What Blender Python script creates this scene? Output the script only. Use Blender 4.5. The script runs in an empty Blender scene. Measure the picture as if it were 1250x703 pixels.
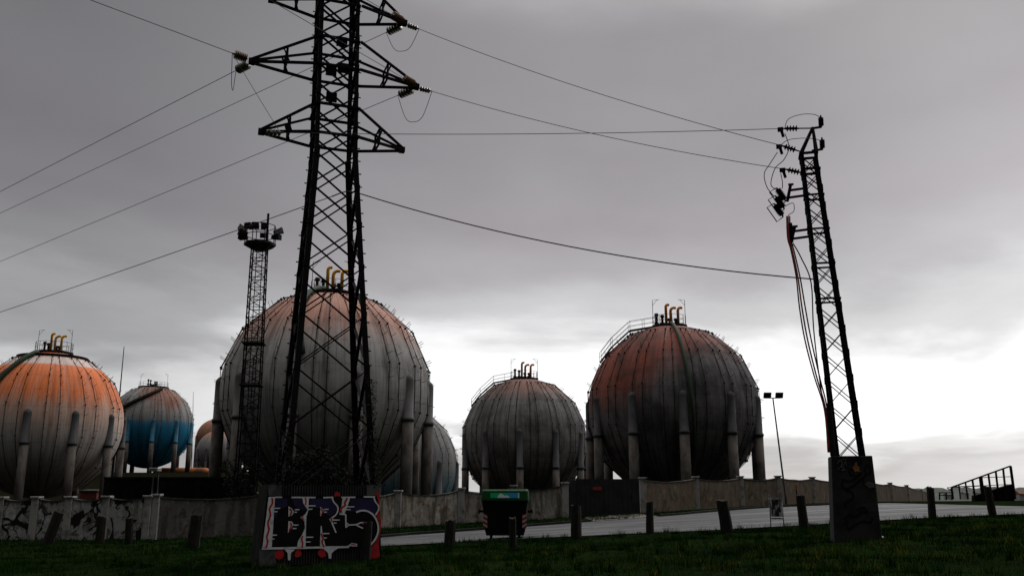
import bpy, bmesh, math, random
import numpy as np
from mathutils import Vector, Matrix
random.seed(7); rng = np.random.default_rng(11)
SC = bpy.context.scene; COL = SC.collection
rad = math.radians

# ---------------------------------------------------------------- camera
F = 1103.0; HOR = 602.0; CX, CY = 625.0, 351.5
PITCH = math.atan((HOR - CY) / F); CAMZ = 1.6
cp, sp = math.cos(PITCH), math.sin(PITCH)
cam_d = bpy.data.cameras.new('camera'); cam = bpy.data.objects.new('camera', cam_d); COL.objects.link(cam)
cam_d.sensor_width = 36; cam_d.lens = F / 1250 * 36; cam_d.clip_end = 20000; cam_d.clip_start = 0.1
cam.location = (0, 0, CAMZ); cam.rotation_euler = (rad(90) + PITCH, 0, 0)
SC.camera = cam

def ray(px, py):
    u = (px - CX) / F; v = (CY - py) / F
    return Vector((u, cp - v * sp, sp + v * cp))
def at(px, py, Y):                       # world point on the pixel's ray at ground distance Y
    r = ray(px, py); t = Y / r.y
    return Vector((r.x * t, Y, CAMZ + r.z * t))
def atz(px, py, z):
    r = ray(px, py); t = (z - CAMZ) / r.z
    return Vector((r.x * t, r.y * t, z))

# ---------------------------------------------------------------- terrain height
WALL = [(-90, 47.0), (-60, 46.8), (-26.5, 46.6), (-22, 46.2), (-18.5, 46), (-13.3, 47.5), (-10, 50), (-6.8, 53), (-3.1, 55.5), (0.1, 56),
        (3.3, 55.5), (8.1, 56.5), (12.8, 62.5), (17, 67), (20.7, 70), (26.8, 80), (36.5, 96), (45.4, 110), (55, 128), (67, 153), (80, 180), (98, 216)]
WX = [w[0] for w in WALL]; WY = [w[1] for w in WALL]
def sst(a, b, x):
    t = min(1, max(0, (x - a) / (b - a))); return t * t * (3 - 2 * t)
def front(x, y):
    b = 1.3 * math.tanh(.042 * x) if x > 0 else .7 * math.tanh(.07 * x)
    return max(-6.0, b - .0105 * max(0, y - 58))
DEPOT = -1.2
def ground(x, y):
    g = front(x, y)
    if x < 110:
        wy = float(np.interp(x, WX, WY))
        k = sst(wy + .6, wy + 5, y) * (1 - sst(60, 100, x))
        g = g * (1 - k) + DEPOT * k if y < 420 else g
        # bank behind the left spheres
        h = sst(150, 188, y) * (1 - sst(300, 420, y)) * sst(-170, -120, x) * (1 - sst(-60, -38, x))
        g += h * 7.0
    return g
def hit(px, py):
    r = ray(px, py); d = 9.0
    while d < 400:
        t = d / r.y
        if CAMZ + r.z * t <= front(r.x * t, d): break
        d += .05
    t = d / r.y
    return Vector((r.x * t, d, front(r.x * t, d)))

# ---------------------------------------------------------------- materials
class NT:
    def __init__(s, tree): s.t = tree; s.n = tree.nodes; s.l = tree.links
    def node(s, typ, **kw):
        n = s.n.new(typ)
        for k, v in kw.items(): setattr(n, k, v)
        return n
    def put(s, sock, v):
        if isinstance(v, bpy.types.NodeSocket): s.l.new(v, sock)
        elif isinstance(v, (tuple, list)):
            v = tuple(v)
            if len(sock.default_value) == 4 and len(v) == 3: v = v + (1,)
            sock.default_value = v
        else: sock.default_value = v
    def m(s, op, a, b=0.0, c=None):
        n = s.node('ShaderNodeMath', operation=op); s.put(n.inputs[0], a); s.put(n.inputs[1], b)
        if c is not None: s.put(n.inputs[2], c)
        return n.outputs[0]
    def ss(s, x, a, b, lo=0.0, hi=1.0):
        n = s.node('ShaderNodeMapRange', interpolation_type='SMOOTHSTEP')
        s.put(n.inputs[0], x); s.put(n.inputs[1], a); s.put(n.inputs[2], b); s.put(n.inputs[3], lo); s.put(n.inputs[4], hi)
        return n.outputs[0]
    def mix(s, f, a, b):
        n = s.node('ShaderNodeMix', data_type='RGBA'); s.put(n.inputs[0], f); s.put(n.inputs[6], a); s.put(n.inputs[7], b)
        return n.outputs[2]
    def mul(s, a, f):
        n = s.node('ShaderNodeVectorMath', operation='SCALE'); s.put(n.inputs[0], a); s.put(n.inputs[3], f); return n.outputs[0]
    def noise(s, v, scale, detail=4.0, rough=.55, dist=0.0):
        n = s.node('ShaderNodeTexNoise'); s.put(n.inputs['Vector'], v); s.put(n.inputs['Scale'], scale)
        s.put(n.inputs['Detail'], detail); s.put(n.inputs['Roughness'], rough); s.put(n.inputs['Distortion'], dist)
        return n.outputs[0]
    def comb(s, x, y, z):
        n = s.node('ShaderNodeCombineXYZ'); s.put(n.inputs[0], x); s.put(n.inputs[1], y); s.put(n.inputs[2], z); return n.outputs[0]
    def sep(s, v):
        n = s.node('ShaderNodeSeparateXYZ'); s.put(n.inputs[0], v); return n.outputs
    def obj(s): return s.node('ShaderNodeTexCoord').outputs['Object']
    def pos(s): return s.node('ShaderNodeNewGeometry').outputs['Position']
    def bump(s, h, strength=.3, dist=.05):
        n = s.node('ShaderNodeBump'); s.put(n.inputs['Strength'], strength); s.put(n.inputs['Distance'], dist); s.put(n.inputs['Height'], h)
        return n.outputs[0]

def new_mat(name):
    m = bpy.data.materials.new(name); m.use_nodes = True
    nt = NT(m.node_tree); b = m.node_tree.nodes['Principled BSDF']
    return m, nt, b
def mat(name, c1, c2=None, scale=3.0, rough=.7, metal=0.0, lo=.4, hi=.65, bump=0.0, spec=.3, stretch=None, detail=5):
    m, nt, b = new_mat(name)
    v = nt.pos()
    if stretch:
        n = nt.node('ShaderNodeMapping'); nt.put(n.inputs['Vector'], v); nt.put(n.inputs['Scale'], stretch); v = n.outputs[0]
    if c2 is not None:
        nz = nt.noise(v, scale, detail, .6); nt.put(b.inputs['Base Color'], nt.mix(nt.ss(nz, lo, hi), c1, c2))
        if bump: nt.put(b.inputs['Normal'], nt.bump(nz, bump, .05))
    else: nt.put(b.inputs['Base Color'], c1)
    b.inputs['Roughness'].default_value = rough; b.inputs['Metallic'].default_value = metal
    b.inputs['Specular IOR Level'].default_value = spec
    return m
M = {}
M['steel'] = mat('blackened_steel', (.006, .006, .0065), (.013, .011, .010), 4, .8, spec=.08)
M['rust_steel'] = mat('rusty_steel', (.012, .011, .010), (.05, .022, .012), 5, .85, spec=.1)
M['pipe'] = mat('pipe_grime', (.02, .018, .016), (.05, .035, .025), 3, .8, spec=.15)
M['deck'] = mat('deck_steel', (.02, .02, .02), (.04, .035, .03), 2, .7, spec=.2)
M['rail'] = mat('rail_grey', (.09, .09, .09), (.05, .05, .05), 2, .6, spec=.2)
M['yellow'] = mat('yellow_paint', (.88, .44, .015), (.70, .28, .012), 3, .5)
M['orangep'] = mat('orange_paint', (.80, .30, .02), (.50, .17, .02), 3, .5)
M['greenpipe'] = mat('green_pipe', (.02, .045, .022), (.035, .05, .02), 1.2, .7)
M['concrete_leg'] = mat('leg_concrete', (.135, .118, .102), (.055, .044, .037), 1.1, .9, bump=.3, stretch=(1, 1, .5))
M['concrete'] = mat('plinth_concrete', (.028, .026, .025), (.009, .0085, .008), 1.6, .92, bump=.5, detail=8)
M['plinth_black'] = mat('plinth_near_black', (.007, .008, .006), (.020, .019, .017), 1.8, .95, bump=.5, spec=.05, detail=8)  # near-black mottled body of the pylon plinth
M['louvre'] = mat('louvre_steel', (.026, .026, .026), (.012, .012, .012), 3, .7)
M['corner'] = mat('corner_concrete', (.085, .08, .077), (.04, .039, .037), 3, .9, bump=.4)
M['concrete_dark'] = mat('plinth_dark', (.014, .014, .012), (.03, .028, .025), 2.2, .95, bump=.5, detail=8)
M['pale_conc'] = mat('pale_pillar', (.38, .36, .335), (.15, .13, .115), 2.0, .9, bump=.4, lo=.45, hi=.7, detail=8)
M['coping'] = mat('mossy_coping', (.035, .035, .028), (.10, .095, .085), 3, .95, bump=.4)
M['black_paint'] = mat('black_paint', (.005, .005, .006), (.010, .009, .010), 4, .8, spec=.1)
M['purple_paint'] = mat('purple_paint', (.010, .007, .036), (.018, .010, .060), 2.5, .6)
M['white_paint'] = mat('white_paint', (.66, .64, .64), (.36, .34, .34), 7, .7, lo=.48, hi=.75, detail=9)
M['red_paint'] = mat('red_paint', (.44, .014, .016), (.20, .010, .012), 7, .7, lo=.45, hi=.72, detail=9)
M['dull_white'] = mat('dull_white_paint', (.16, .16, .16), (.09, .09, .09), 9, .7)
M['dull_orange'] = mat('dull_orange_paint', (.38, .16, .03), (.22, .09, .02), 6, .7)
M['bin_green'] = mat('bin_green', (.007, .064, .014), (.004, .040, .009), 3, .6, spec=.15)
M['bin_body'] = mat('bin_body', (.004, .006, .005), (.007, .009, .007), 2, .75, spec=.1)
M['st_green'] = mat('sticker_green', (.01, .38, .14), None, rough=.4)
M['st_blue'] = mat('sticker_blue', (.03, .27, .50), None, rough=.4)
M['st_white'] = mat('sticker_white', (.60, .66, .72), None, rough=.4)
M['refl_red'] = mat('reflector_red', (.45, .03, .04), None, rough=.4)
M['refl_white'] = mat('reflector_white', (.62, .52, .50), None, rough=.4)
M['wood'] = mat('weathered_wood', (.016, .013, .010), (.006, .005, .004), 6, .95, bump=.7, stretch=(3, 3, .5))
M['gate'] = mat('gate_steel', (.030, .027, .029), (.018, .016, .018), 1.2, .65, spec=.25)
M['sign_red'] = mat('sign_red', (.32, .04, .03), (.20, .025, .02), 20, .6)
M['brown_glass'] = mat('brown_insulator', (.20, .10, .045), (.11, .055, .03), 8, .3, spec=.5)
M['grey_glass'] = mat('grey_insulator', (.22, .19, .15), (.12, .10, .08), 8, .3, spec=.5)
M['wire'] = mat('aluminium_wire', (.035, .035, .036), None, rough=.6)
M['red_cable'] = mat('red_cable', (.42, .035, .018), (.30, .022, .014), 3, .6)
M['leaf'] = mat('dark_leaves', (.004, .006, .003), (.009, .013, .005), 3, .8, spec=.1)
M['bark'] = mat('bark', (.02, .016, .012), (.035, .028, .02), 5, .95)
M['lamp_glass'] = mat('lamp_glass', (.10, .11, .12), None, rough=.2, spec=.6)
M['pale_metal'] = mat('pale_metal', (.34, .34, .33), (.12, .11, .10), 6, .6, spec=.3, stretch=(3, 3, .7))
M['house_w'] = mat('house_render', (.42, .40, .38), (.34, .32, .30), .2, .9)
M['house_r'] = mat('house_tiles', (.24, .10, .06), (.17, .07, .045), .5, .9)
M['orange_tank'] = mat('orange_tank_paint', (.52, .17, .06), (.22, .08, .04), .6, .7, stretch=(1, 1, .3))
M['fill_black'] = mat('black_fill_wall', (.006, .006, .006), (.013, .012, .011), .8, .95, bump=.4, spec=.05)  # near-black, for the wall added to fill the dark band
M['shed'] = mat('dark_shed', (.015, .015, .016), (.03, .028, .027), .7, .8)
M['brick'] = mat('red_brick', (.13, .035, .025), (.07, .022, .018), 2, .9)
M['scrap'] = mat('white_plastic', (.75, .75, .75), None, rough=.5)

def wall_mat(name, base1, base2, stain, stain2, peel=None):
    m, nt, b = new_mat(name); p = nt.pos(); x, y, z = nt.sep(p)
    big = nt.noise(p, .55, 6, .6); fine = nt.noise(p, 5, 6, .65)
    col = nt.mix(nt.ss(big, .38, .62), base1, base2)
    ch = nt.noise(nt.comb(nt.m('ADD', x, 11), y, nt.m('MULTIPLY', z, .6)), 2.3, 7, .72)
    col = nt.mix(nt.m('MULTIPLY', nt.ss(ch, .54, .60), .6), col, tuple(min(.7, v * 1.5) for v in base1))
    st = nt.noise(nt.comb(nt.m('MULTIPLY', x, 2.6), nt.m('MULTIPLY', y, 2.6), nt.m('MULTIPLY', z, .45)), 1.0, 6, .65)
    col = nt.mix(nt.m('MULTIPLY', nt.ss(st, .45, .62), .9), col, stain)
    st2 = nt.noise(nt.comb(x, y, nt.m('MULTIPLY', z, .9)), 1.35, 7, .7, .6)
    col = nt.mix(nt.m('MULTIPLY', nt.ss(st2, .51, .62), .85), col, stain2)
    if peel:
        pn = nt.noise(p, .62, 4, .5, .8)
        sc = nt.noise(p, .8, 2, .45, .7); ln = nt.m('ABSOLUTE', nt.m('SUBTRACT', sc, .5))
        col = nt.mix(nt.ss(ln, .026, .018), col, peel[0])
        sc2 = nt.noise(nt.comb(nt.m('ADD', x, 31), y, z), 1.25, 1, .4, .4); ln2 = nt.m('ABSOLUTE', nt.m('SUBTRACT', sc2, .52))
        col = nt.mix(nt.m('MULTIPLY', nt.ss(ln2, .016, .010), .7), col, peel[0])
        col = nt.mix(nt.ss(pn, .56, .58), col, peel[0])
        pn2 = nt.noise(p, 1.6, 5, .6, .5)
        col = nt.mix(nt.ss(pn2, .56, .59), col, peel[1])
    col = nt.mix(nt.m('MULTIPLY', nt.ss(fine, .5, .75), .45), col, (.04, .036, .032))
    nt.put(b.inputs['Base Color'], col); b.inputs['Roughness'].default_value = .95; b.inputs['Specular IOR Level'].default_value = .1
    nt.put(b.inputs['Normal'], nt.bump(nt.m('ADD', fine, st), .4, .04))
    return m
M['wall_peel'] = wall_mat('peeling_wall', (.50, .48, .46), (.38, .36, .34), (.16, .14, .12), (.03, .027, .025), peel=((.020, .018, .017), (.40, .385, .37)))
M['wall_grey'] = wall_mat('grey_wall', (.17, .15, .142), (.13, .113, .105), (.075, .062, .055), (.055, .045, .04))
M['wall_tan'] = wall_mat('tan_wall', (.44, .40, .345), (.31, .275, .235), (.12, .10, .065), (.15, .085, .055))
M['wall_brown'] = wall_mat('brown_wall', (.165, .132, .10), (.14, .092, .066), (.10, .085, .055), (.07, .055, .035))

def tank_mat(name, g1, g2, bands=(), dirp=(), seam=.35, rust=.5, streak=.35, nm=26, soot=0.0, pale=.35, palec=(.55, .52, .49)):
    """g1/g2 paint tones; bands (zlo, zhi, soft, noise, colour, strength) painted hoops and darker undersides; dirp directional faded patches"""
    m, nt, b = new_mat(name); o = nt.obj(); x, y, z = nt.sep(o)      # object is unit-radius scaled
    r = nt.m('MAXIMUM', nt.m('SQRT', nt.m('ADD', nt.m('MULTIPLY', x, x), nt.m('MULTIPLY', y, y))), .02)
    cx = nt.m('DIVIDE', x, r); cy = nt.m('DIVIDE', y, r)
    ang = nt.m('ARCTAN2', y, x)
    st = nt.noise(nt.comb(nt.m('MULTIPLY', cx, 9), nt.m('MULTIPLY', cy, 9), nt.m('MULTIPLY', z, .8)), 1.0, 6, .65)
    st2 = nt.noise(nt.comb(nt.m('MULTIPLY', cx, 21), nt.m('MULTIPLY', cy, 21), nt.m('MULTIPLY', z, 1.3)), 1.3, 5, .7)
    big = nt.noise(o, 2.4, 6, .6); fine = nt.noise(o, 16, 6, .7)
    col = nt.mix(nt.ss(nt.m('ADD', nt.m('MULTIPLY', big, .5), nt.m('MULTIPLY', st2, .5)), .38, .62), g1, g2)
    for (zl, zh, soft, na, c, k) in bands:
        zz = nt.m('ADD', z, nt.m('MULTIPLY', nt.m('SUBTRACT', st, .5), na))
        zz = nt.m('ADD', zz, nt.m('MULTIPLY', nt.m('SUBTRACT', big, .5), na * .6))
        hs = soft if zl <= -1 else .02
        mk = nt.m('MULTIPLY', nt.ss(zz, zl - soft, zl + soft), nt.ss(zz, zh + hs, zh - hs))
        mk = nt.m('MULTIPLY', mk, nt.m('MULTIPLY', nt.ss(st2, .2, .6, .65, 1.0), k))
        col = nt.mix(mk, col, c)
    for (d, lo, hi, c, k) in dirp:
        dv = Vector(d).normalized()
        dp = nt.m('ADD', nt.m('ADD', nt.m('MULTIPLY', x, dv.x), nt.m('MULTIPLY', y, dv.y)), nt.m('MULTIPLY', z, dv.z))
        dp = nt.m('ADD', dp, nt.m('MULTIPLY', nt.m('SUBTRACT', nt.m('ADD', nt.m('MULTIPLY', big, .6), nt.m('MULTIPLY', st, .5)), .55), .5))
        col = nt.mix(nt.m('MULTIPLY', nt.ss(dp, lo, hi), k), col, c)
    # rain streaks and rust
    st3 = nt.noise(nt.comb(nt.m('MULTIPLY', cx, 34), nt.m('MULTIPLY', cy, 34), nt.m('MULTIPLY', z, 1.1)), 1.0, 4, .6)
    pal = nt.noise(nt.comb(nt.m('MULTIPLY', cx, 15), nt.m('MULTIPLY', cy, 15), nt.m('MULTIPLY', z, 1.6)), 1.0, 5, .65)
    col = nt.mix(nt.m('MULTIPLY', nt.ss(st3, .54, .68), streak), col, (.07, .058, .05))
    col = nt.mix(nt.m('MULTIPLY', nt.ss(pal, .56, .70), pale), col, palec)
    col = nt.mix(nt.m('MULTIPLY', nt.ss(st, .48, .72), streak), col, (.05, .042, .036))
    col = nt.mix(nt.m('MULTIPLY', nt.ss(st2, .56, .74), rust), col, (.12, .055, .028))
    col = nt.mix(nt.m('MULTIPLY', nt.ss(fine, .5, .78), .35), col, (.06, .05, .045))
    if soot:
        so = nt.noise(o, 3.1, 7, .65, .4)
        col = nt.mix(nt.m('MULTIPLY', nt.ss(so, .42, .66), soot), col, (.022, .021, .022))
    # plate seams
    fr = nt.m('ABSOLUTE', nt.m('SUBTRACT', nt.m('FRACT', nt.m('MULTIPLY', ang, nm / (2 * math.pi))), .5))
    sm = nt.m('MULTIPLY', nt.ss(nt.m('MULTIPLY', fr, r), .013, .002), 1.0)
    lat = nt.m('ARCSINE', nt.m('MINIMUM', nt.m('MAXIMUM', z, -1.0), 1.0))
    fl = nt.m('ABSOLUTE', nt.m('SUBTRACT', nt.m('FRACT', nt.m('MULTIPLY', nt.m('ADD', lat, .18), 4.3)), .5))
    sl = nt.ss(fl, .016, .003)
    col = nt.mix(nt.m('MULTIPLY', nt.m('MAXIMUM', sm, sl), seam), col, (.03, .025, .022))
    nt.put(b.inputs['Base Color'], col); b.inputs['Roughness'].default_value = .75; b.inputs['Specular IOR Level'].default_value = .2
    nt.put(b.inputs['Normal'], nt.bump(nt.m('SUBTRACT', fine, nt.m('MAXIMUM', sm, sl)), .15, .02))
    return m

# ---------------------------------------------------------------- mesh helpers
class MB:
    def __init__(s): s.v = []; s.f = []
    def add(s, vs, fs):
        o = len(s.v); s.v += [tuple(v) for v in vs]; s.f += [tuple(i + o for i in f) for f in fs]; return s
    def box(s, lo, hi):
        x0, y0, z0 = lo; x1, y1, z1 = hi
        return s.add([(x0, y0, z0), (x1, y0, z0), (x1, y1, z0), (x0, y1, z0), (x0, y0, z1), (x1, y0, z1), (x1, y1, z1), (x0, y1, z1)],
                     [(3, 2, 1, 0), (4, 5, 6, 7), (0, 1, 5, 4), (1, 2, 6, 5), (2, 3, 7, 6), (3, 0, 4, 7)])
    def bar(s, p, q, w, h=None, up=(0, 0, 1)):
        p = Vector(p); q = Vector(q); d = (q - p).normalized(); h = h or w
        a = d.cross(Vector(up))
        if a.length < 1e-3: a = d.cross(Vector((1, 0, 0)))
        a.normalize(); b = a.cross(d); a = a * (w / 2); b = b * (h / 2)
        vs = [p - a - b, p + a - b, p + a + b, p - a + b, q - a - b, q + a - b, q + a + b, q - a + b]
        return s.add(vs, [(3, 2, 1, 0), (4, 5, 6, 7), (0, 1, 5, 4), (1, 2, 6, 5), (2, 3, 7, 6), (3, 0, 4, 7)])
    def angle(s, p, q, w, t, e1, e2):          # an L section running p-q with flanges towards e1 and e2
        e1 = Vector(e1); e2 = Vector(e2); p = Vector(p); q = Vector(q)
        prof = [(0, 0), (w, 0), (w, t), (t, t), (t, w), (0, w)]
        vs = [p + e1 * a + e2 * b for a, b in prof] + [q + e1 * a + e2 * b for a, b in prof]
        fs = [(i, (i + 1) % 6, 6 + (i + 1) % 6, 6 + i) for i in range(6)]
        fs += [(0, 3, 2, 1), (0, 5, 4, 3), (6, 7, 8, 9), (6, 9, 10, 11)]
        return s.add(vs, fs)
    def tube(s, pts, r, n=6, caps=True):
        pts = [Vector(p) for p in pts]; k = len(pts); rs = r if isinstance(r, (list, tuple)) else [r] * k
        ring = []; ref = None
        for i, p in enumerate(pts):
            d = (pts[min(i + 1, k - 1)] - pts[max(i - 1, 0)]).normalized()
            if ref is None:
                ref = d.cross(Vector((0, 0, 1)))
                if ref.length < 1e-2: ref = d.cross(Vector((1, 0, 0)))
            a = (ref - d * ref.dot(d)).normalized(); ref = a; b = d.cross(a)
            ring.append([p + (a * math.cos(2 * math.pi * j / n) + b * math.sin(2 * math.pi * j / n)) * rs[i] for j in range(n)])
        vs = [v for rg in ring for v in rg]; fs = []
        for i in range(k - 1):
            for j in range(n): fs.append((i * n + j, i * n + (j + 1) % n, (i + 1) * n + (j + 1) % n, (i + 1) * n + j))
        if caps: fs += [tuple(range(n - 1, -1, -1)), tuple((k - 1) * n + j for j in range(n))]
        return s.add(vs, fs)
    def lathe(s, p, axis, prof, n=12):         # prof: (distance along axis, radius)
        p = Vector(p); d = Vector(axis).normalized()
        return s.tube([p + d * a for a, _ in prof], [max(r, .0005) for _, r in prof], n)
    def poly(s, pts): return s.add(pts, [tuple(range(len(pts)))])
    def prism(s, outline, e):                  # outline polygon extruded along vector e
        n = len(outline); e = Vector(e); a = [Vector(p) for p in outline]
        return s.add(a + [p + e for p in a], [tuple(range(n - 1, -1, -1)), tuple(range(n, 2 * n))] + [(i, (i + 1) % n, n + (i + 1) % n, n + i) for i in range(n)])
    def build(s, name, m, parent=None, smooth=False, loc=None, bevel=0.0):
        me = bpy.data.meshes.new(name); me.from_pydata(s.v, [], s.f); me.update()
        bm = bmesh.new(); bm.from_mesh(me); bmesh.ops.recalc_face_normals(bm, faces=bm.faces)
        if bevel: bmesh.ops.bevel(bm, geom=list(bm.edges), offset=bevel, segments=1, affect='EDGES')
        bm.to_mesh(me); bm.free()
        if smooth: me.polygons.foreach_set('use_smooth', [True] * len(me.polygons))
        me.materials.append(m)
        o = bpy.data.objects.new(name, me); COL.objects.link(o)
        if parent: o.parent = parent
        if loc: o.location = loc
        return o
def tag(o, label=None, cat=None, group=None, kind=None):
    if label: o['label'] = label
    if cat: o['category'] = cat
    if group: o['group'] = group
    if kind: o['kind'] = kind
    return o
def thing(name, loc, label, cat, group=None, rz=0.0):
    o = bpy.data.objects.new(name, None); COL.objects.link(o); o.location = loc; o.rotation_euler = (0, 0, rz); o.empty_display_size = .3
    return tag(o, label, cat, group)
def copy_tree(o, parent=None):
    kids = list(o.children); c = o.copy(); COL.objects.link(c)
    if parent: c.parent = parent
    for k in kids: copy_tree(k, c)
    return c

# ---------------------------------------------------------------- world, sun
world = bpy.data.worlds.new('World'); SC.world = world; world.use_nodes = True
nt = NT(world.node_tree); bg = world.node_tree.nodes['Background']
SUN_EL, SUN_AZ = rad(38), rad(25)
sky = nt.node('ShaderNodeTexSky', sky_type='NISHITA'); sky.sun_disc = False; sky.sun_elevation = SUN_EL; sky.sun_rotation = SUN_AZ
gv = nt.node('ShaderNodeTexCoord').outputs['Generated']
nv = nt.node('ShaderNodeVectorMath', operation='NORMALIZE'); nt.put(nv.inputs[0], gv)
X, Y, Z = nt.sep(nv.outputs[0])
hx = nt.m('MAXIMUM', nt.m('SQRT', nt.m('ADD', nt.m('MULTIPLY', X, X), nt.m('MULTIPLY', Y, Y))), .001)
side = nt.m('DIVIDE', X, hx); fr = nt.m('DIVIDE', Y, hx)
zp = nt.m('ADD', nt.m('MAXIMUM', Z, 0.0), .16)
pp = nt.comb(nt.m('DIVIDE', X, zp), nt.m('DIVIDE', Y, zp), 0.3)
n1 = nt.noise(pp, .8, 7, .52, .3)
n2 = nt.noise(pp, 1.7, 6, .55)
n3 = nt.noise(pp, .33, 3, .5)
e = nt.m('ADD', Z, nt.m('MULTIPLY', nt.m('SUBTRACT', n1, .5), .22))
e = nt.m('ADD', e, nt.m('MULTIPLY', nt.m('SUBTRACT', n3, .5), .16))
e = nt.m('SUBTRACT', e, nt.m('MULTIPLY', nt.m('MAXIMUM', nt.m('SUBTRACT', side, .30), 0.0), .10))
rampn = nt.node('ShaderNodeValToRGB'); cr = rampn.color_ramp; cr.interpolation = 'EASE'
stops = [(0.0, .30), (.03, .27), (.055, .34), (.085, .56), (.135, .54), (.18, .30), (.225, .222), (.30, .178), (.38, .158), (.48, .152), (.58, .36), (.72, .90), (1.0, 1.0)]
while len(cr.elements) < len(stops): cr.elements.new(.5)
for el, (p_, v_) in zip(cr.elements, stops): el.position = p_; el.color = (v_, v_, v_, 1)
nt.put(rampn.inputs[0], e)
L = nt.m('MULTIPLY', rampn.outputs[0], 2.1)
L = nt.m('MULTIPLY', L, nt.ss(n2, .3, .7, .94, 1.05))
L = nt.m('MULTIPLY', nt.m('MULTIPLY', L, nt.ss(side, -.5, .05, .57, 1.0)), nt.ss(side, .25, .6, .97, 1.28))
L = nt.m('MULTIPLY', L, nt.ss(nt.m('ADD', Y, nt.m('MULTIPLY', Z, .65)), -.12, .60, .06, 1.0))
L = nt.m('MULTIPLY', L, 10.0)
tint = nt.mix(nt.ss(nt.noise(pp, .9, 3, .5), .40, .6), (1.02, .93, .975), (1.0, .965, .99))
cloud = nt.mul(nt.mix(nt.ss(rampn.outputs[0], .1, .35), tint, (1.0, .995, 1.0)), L)
skyc = nt.mix(.96, sky.outputs[0], cloud)
nt.put(bg.inputs[0], skyc); bg.inputs[1].default_value = .1

sun_d = bpy.data.lights.new('sun', 'SUN'); sun_d.energy = .5; sun_d.angle = rad(14); sun_d.color = (1, .96, .9)
sun = bpy.data.objects.new('sun', sun_d); COL.objects.link(sun)
sdir = Vector((math.sin(SUN_AZ) * math.cos(SUN_EL), math.cos(SUN_AZ) * math.cos(SUN_EL), math.sin(SUN_EL)))
sun.rotation_euler = sdir.to_track_quat('Z', 'Y').to_euler()
SC.view_settings.view_transform = 'Standard'; SC.view_settings.look = 'None'; SC.view_settings.exposure = 0.0; SC.view_settings.gamma = 1.0

# ---------------------------------------------------------------- terrain
def axis(lo, hi, step, far_lo, far_hi):
    a = list(np.arange(lo, hi + 1e-6, step)); s = step
    while a[-1] < far_hi: s *= 1.18; a.append(a[-1] + s)
    s = step; b = [lo]
    while b[-1] > far_lo: s *= 1.18; b.append(b[-1] - s)
    return b[:0:-1] + a
gx = axis(-34, 44, .8, -7000, 7000); gy = axis(10, 66, .6, -400, 9000)
def lump(x, y):
    return .05 * math.sin(x * .9 + 1.3 * math.sin(y * .7)) * math.sin(y * 1.1 + x * .3) + .03 * math.sin(x * 2.3 + y * 1.7)
ROAD_N = [(395, 668.5), (455, 667), (520, 663.5), (640, 657), (700, 654.5), (790, 650.5), (870, 647), (980, 641), (1060, 636), (1140, 631.5), (1250, 627), (1400, 622)]
ROAD_F = [(395, 663), (455, 657), (500, 653), (600, 646), (690, 639), (760, 634), (830, 628.5), (890, 623), (950, 619), (1000, 617), (1080, 614), (1130, 612.6), (1180, 611.6), (1250, 611), (1400, 610.5)]
rn = [hit(*p) for p in ROAD_N]; rf = [hit(*p) for p in ROAD_F]
for i in range(1, len(rf)): rf[i].y = min(rf[i].y, 64 + .2 * rf[i].x)
def yat(pts, x): return float(np.interp(x, [p.x for p in pts], [p.y for p in pts]))
def on_road(x, y): return x > rn[0].x - .2 and yat(rn, x) - .1 < y < yat(rf, x) + .05
verts = []; faces = []
for y in gy:
    for x in gx:
        z = ground(x, y)
        if 8 < y < 60 and -60 < x < 60:
            dr = 0
            if x > rn[0].x - 2: dr = min(abs(y - yat(rn, x)), abs(y - yat(rf, x))); dr = 0 if on_road(x, y) else min(1, dr / 1.5)
            else: dr = 1
            z += lump(x, y) * dr
            if on_road(x, y): z -= .10
        verts.append((x, y, z))
nx = len(gx)
for j in range(len(gy) - 1):
    for i in range(nx - 1): faces.append((j * nx + i, j * nx + i + 1, (j + 1) * nx + i + 1, (j + 1) * nx + i))
m, nt, b = new_mat('turf_soil'); p = nt.pos()
a1 = nt.noise(p, .35, 6, .6); a2 = nt.noise(p, 4, 6, .7)
c = nt.mix(nt.ss(a1, .35, .65), (.004, .010, .003), (.009, .019, .004))
c = nt.mix(nt.m('MULTIPLY', nt.ss(a2, .45, .7), .7), c, (.016, .014, .009))
c = nt.mix(nt.ss(nt.sep(p)[1], 62, 75), c, (.010, .010, .006))
nt.put(b.inputs['Base Color'], c); b.inputs['Roughness'].default_value = 1; b.inputs['Specular IOR Level'].default_value = 0
nt.put(b.inputs['Normal'], nt.bump(a2, .8, .1))
tb = MB(); tb.add(verts, faces); ter = tb.build('ground', m, smooth=True); tag(ter, kind='structure')

# road: strips of quads between near and far edge
m, nt, b = new_mat('wet_asphalt'); p = nt.pos(); x, y, z = nt.sep(p)
f1 = nt.noise(p, 14, 5, .7); f2 = nt.noise(nt.comb(nt.m('MULTIPLY', x, .12), nt.m('MULTIPLY', y, .6), 0), 1.0, 5, .6)
c = nt.mix(nt.ss(f1, .35, .65), (.040, .040, .042), (.062, .061, .063)); c = nt.mix(nt.m('MULTIPLY', nt.ss(f2, .45, .65), .5), c, (.08, .08, .082))
vo = nt.node('ShaderNodeTexVoronoi', feature='DISTANCE_TO_EDGE'); nt.put(vo.inputs['Scale'], .38)
wv = nt.node('ShaderNodeVectorMath', operation='ADD'); nt.put(wv.inputs[0], p); nt.put(wv.inputs[1], nt.mul(nt.comb(nt.noise(p, 1.3, 5, .7), nt.noise(p, 1.7, 5, .7), 0), 1.2)); nt.put(vo.inputs['Vector'], wv.outputs[0])
c = nt.mix(nt.m('MULTIPLY', nt.ss(vo.outputs['Distance'], .03, .008), .8), c, (.018, .018, .018))
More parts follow.
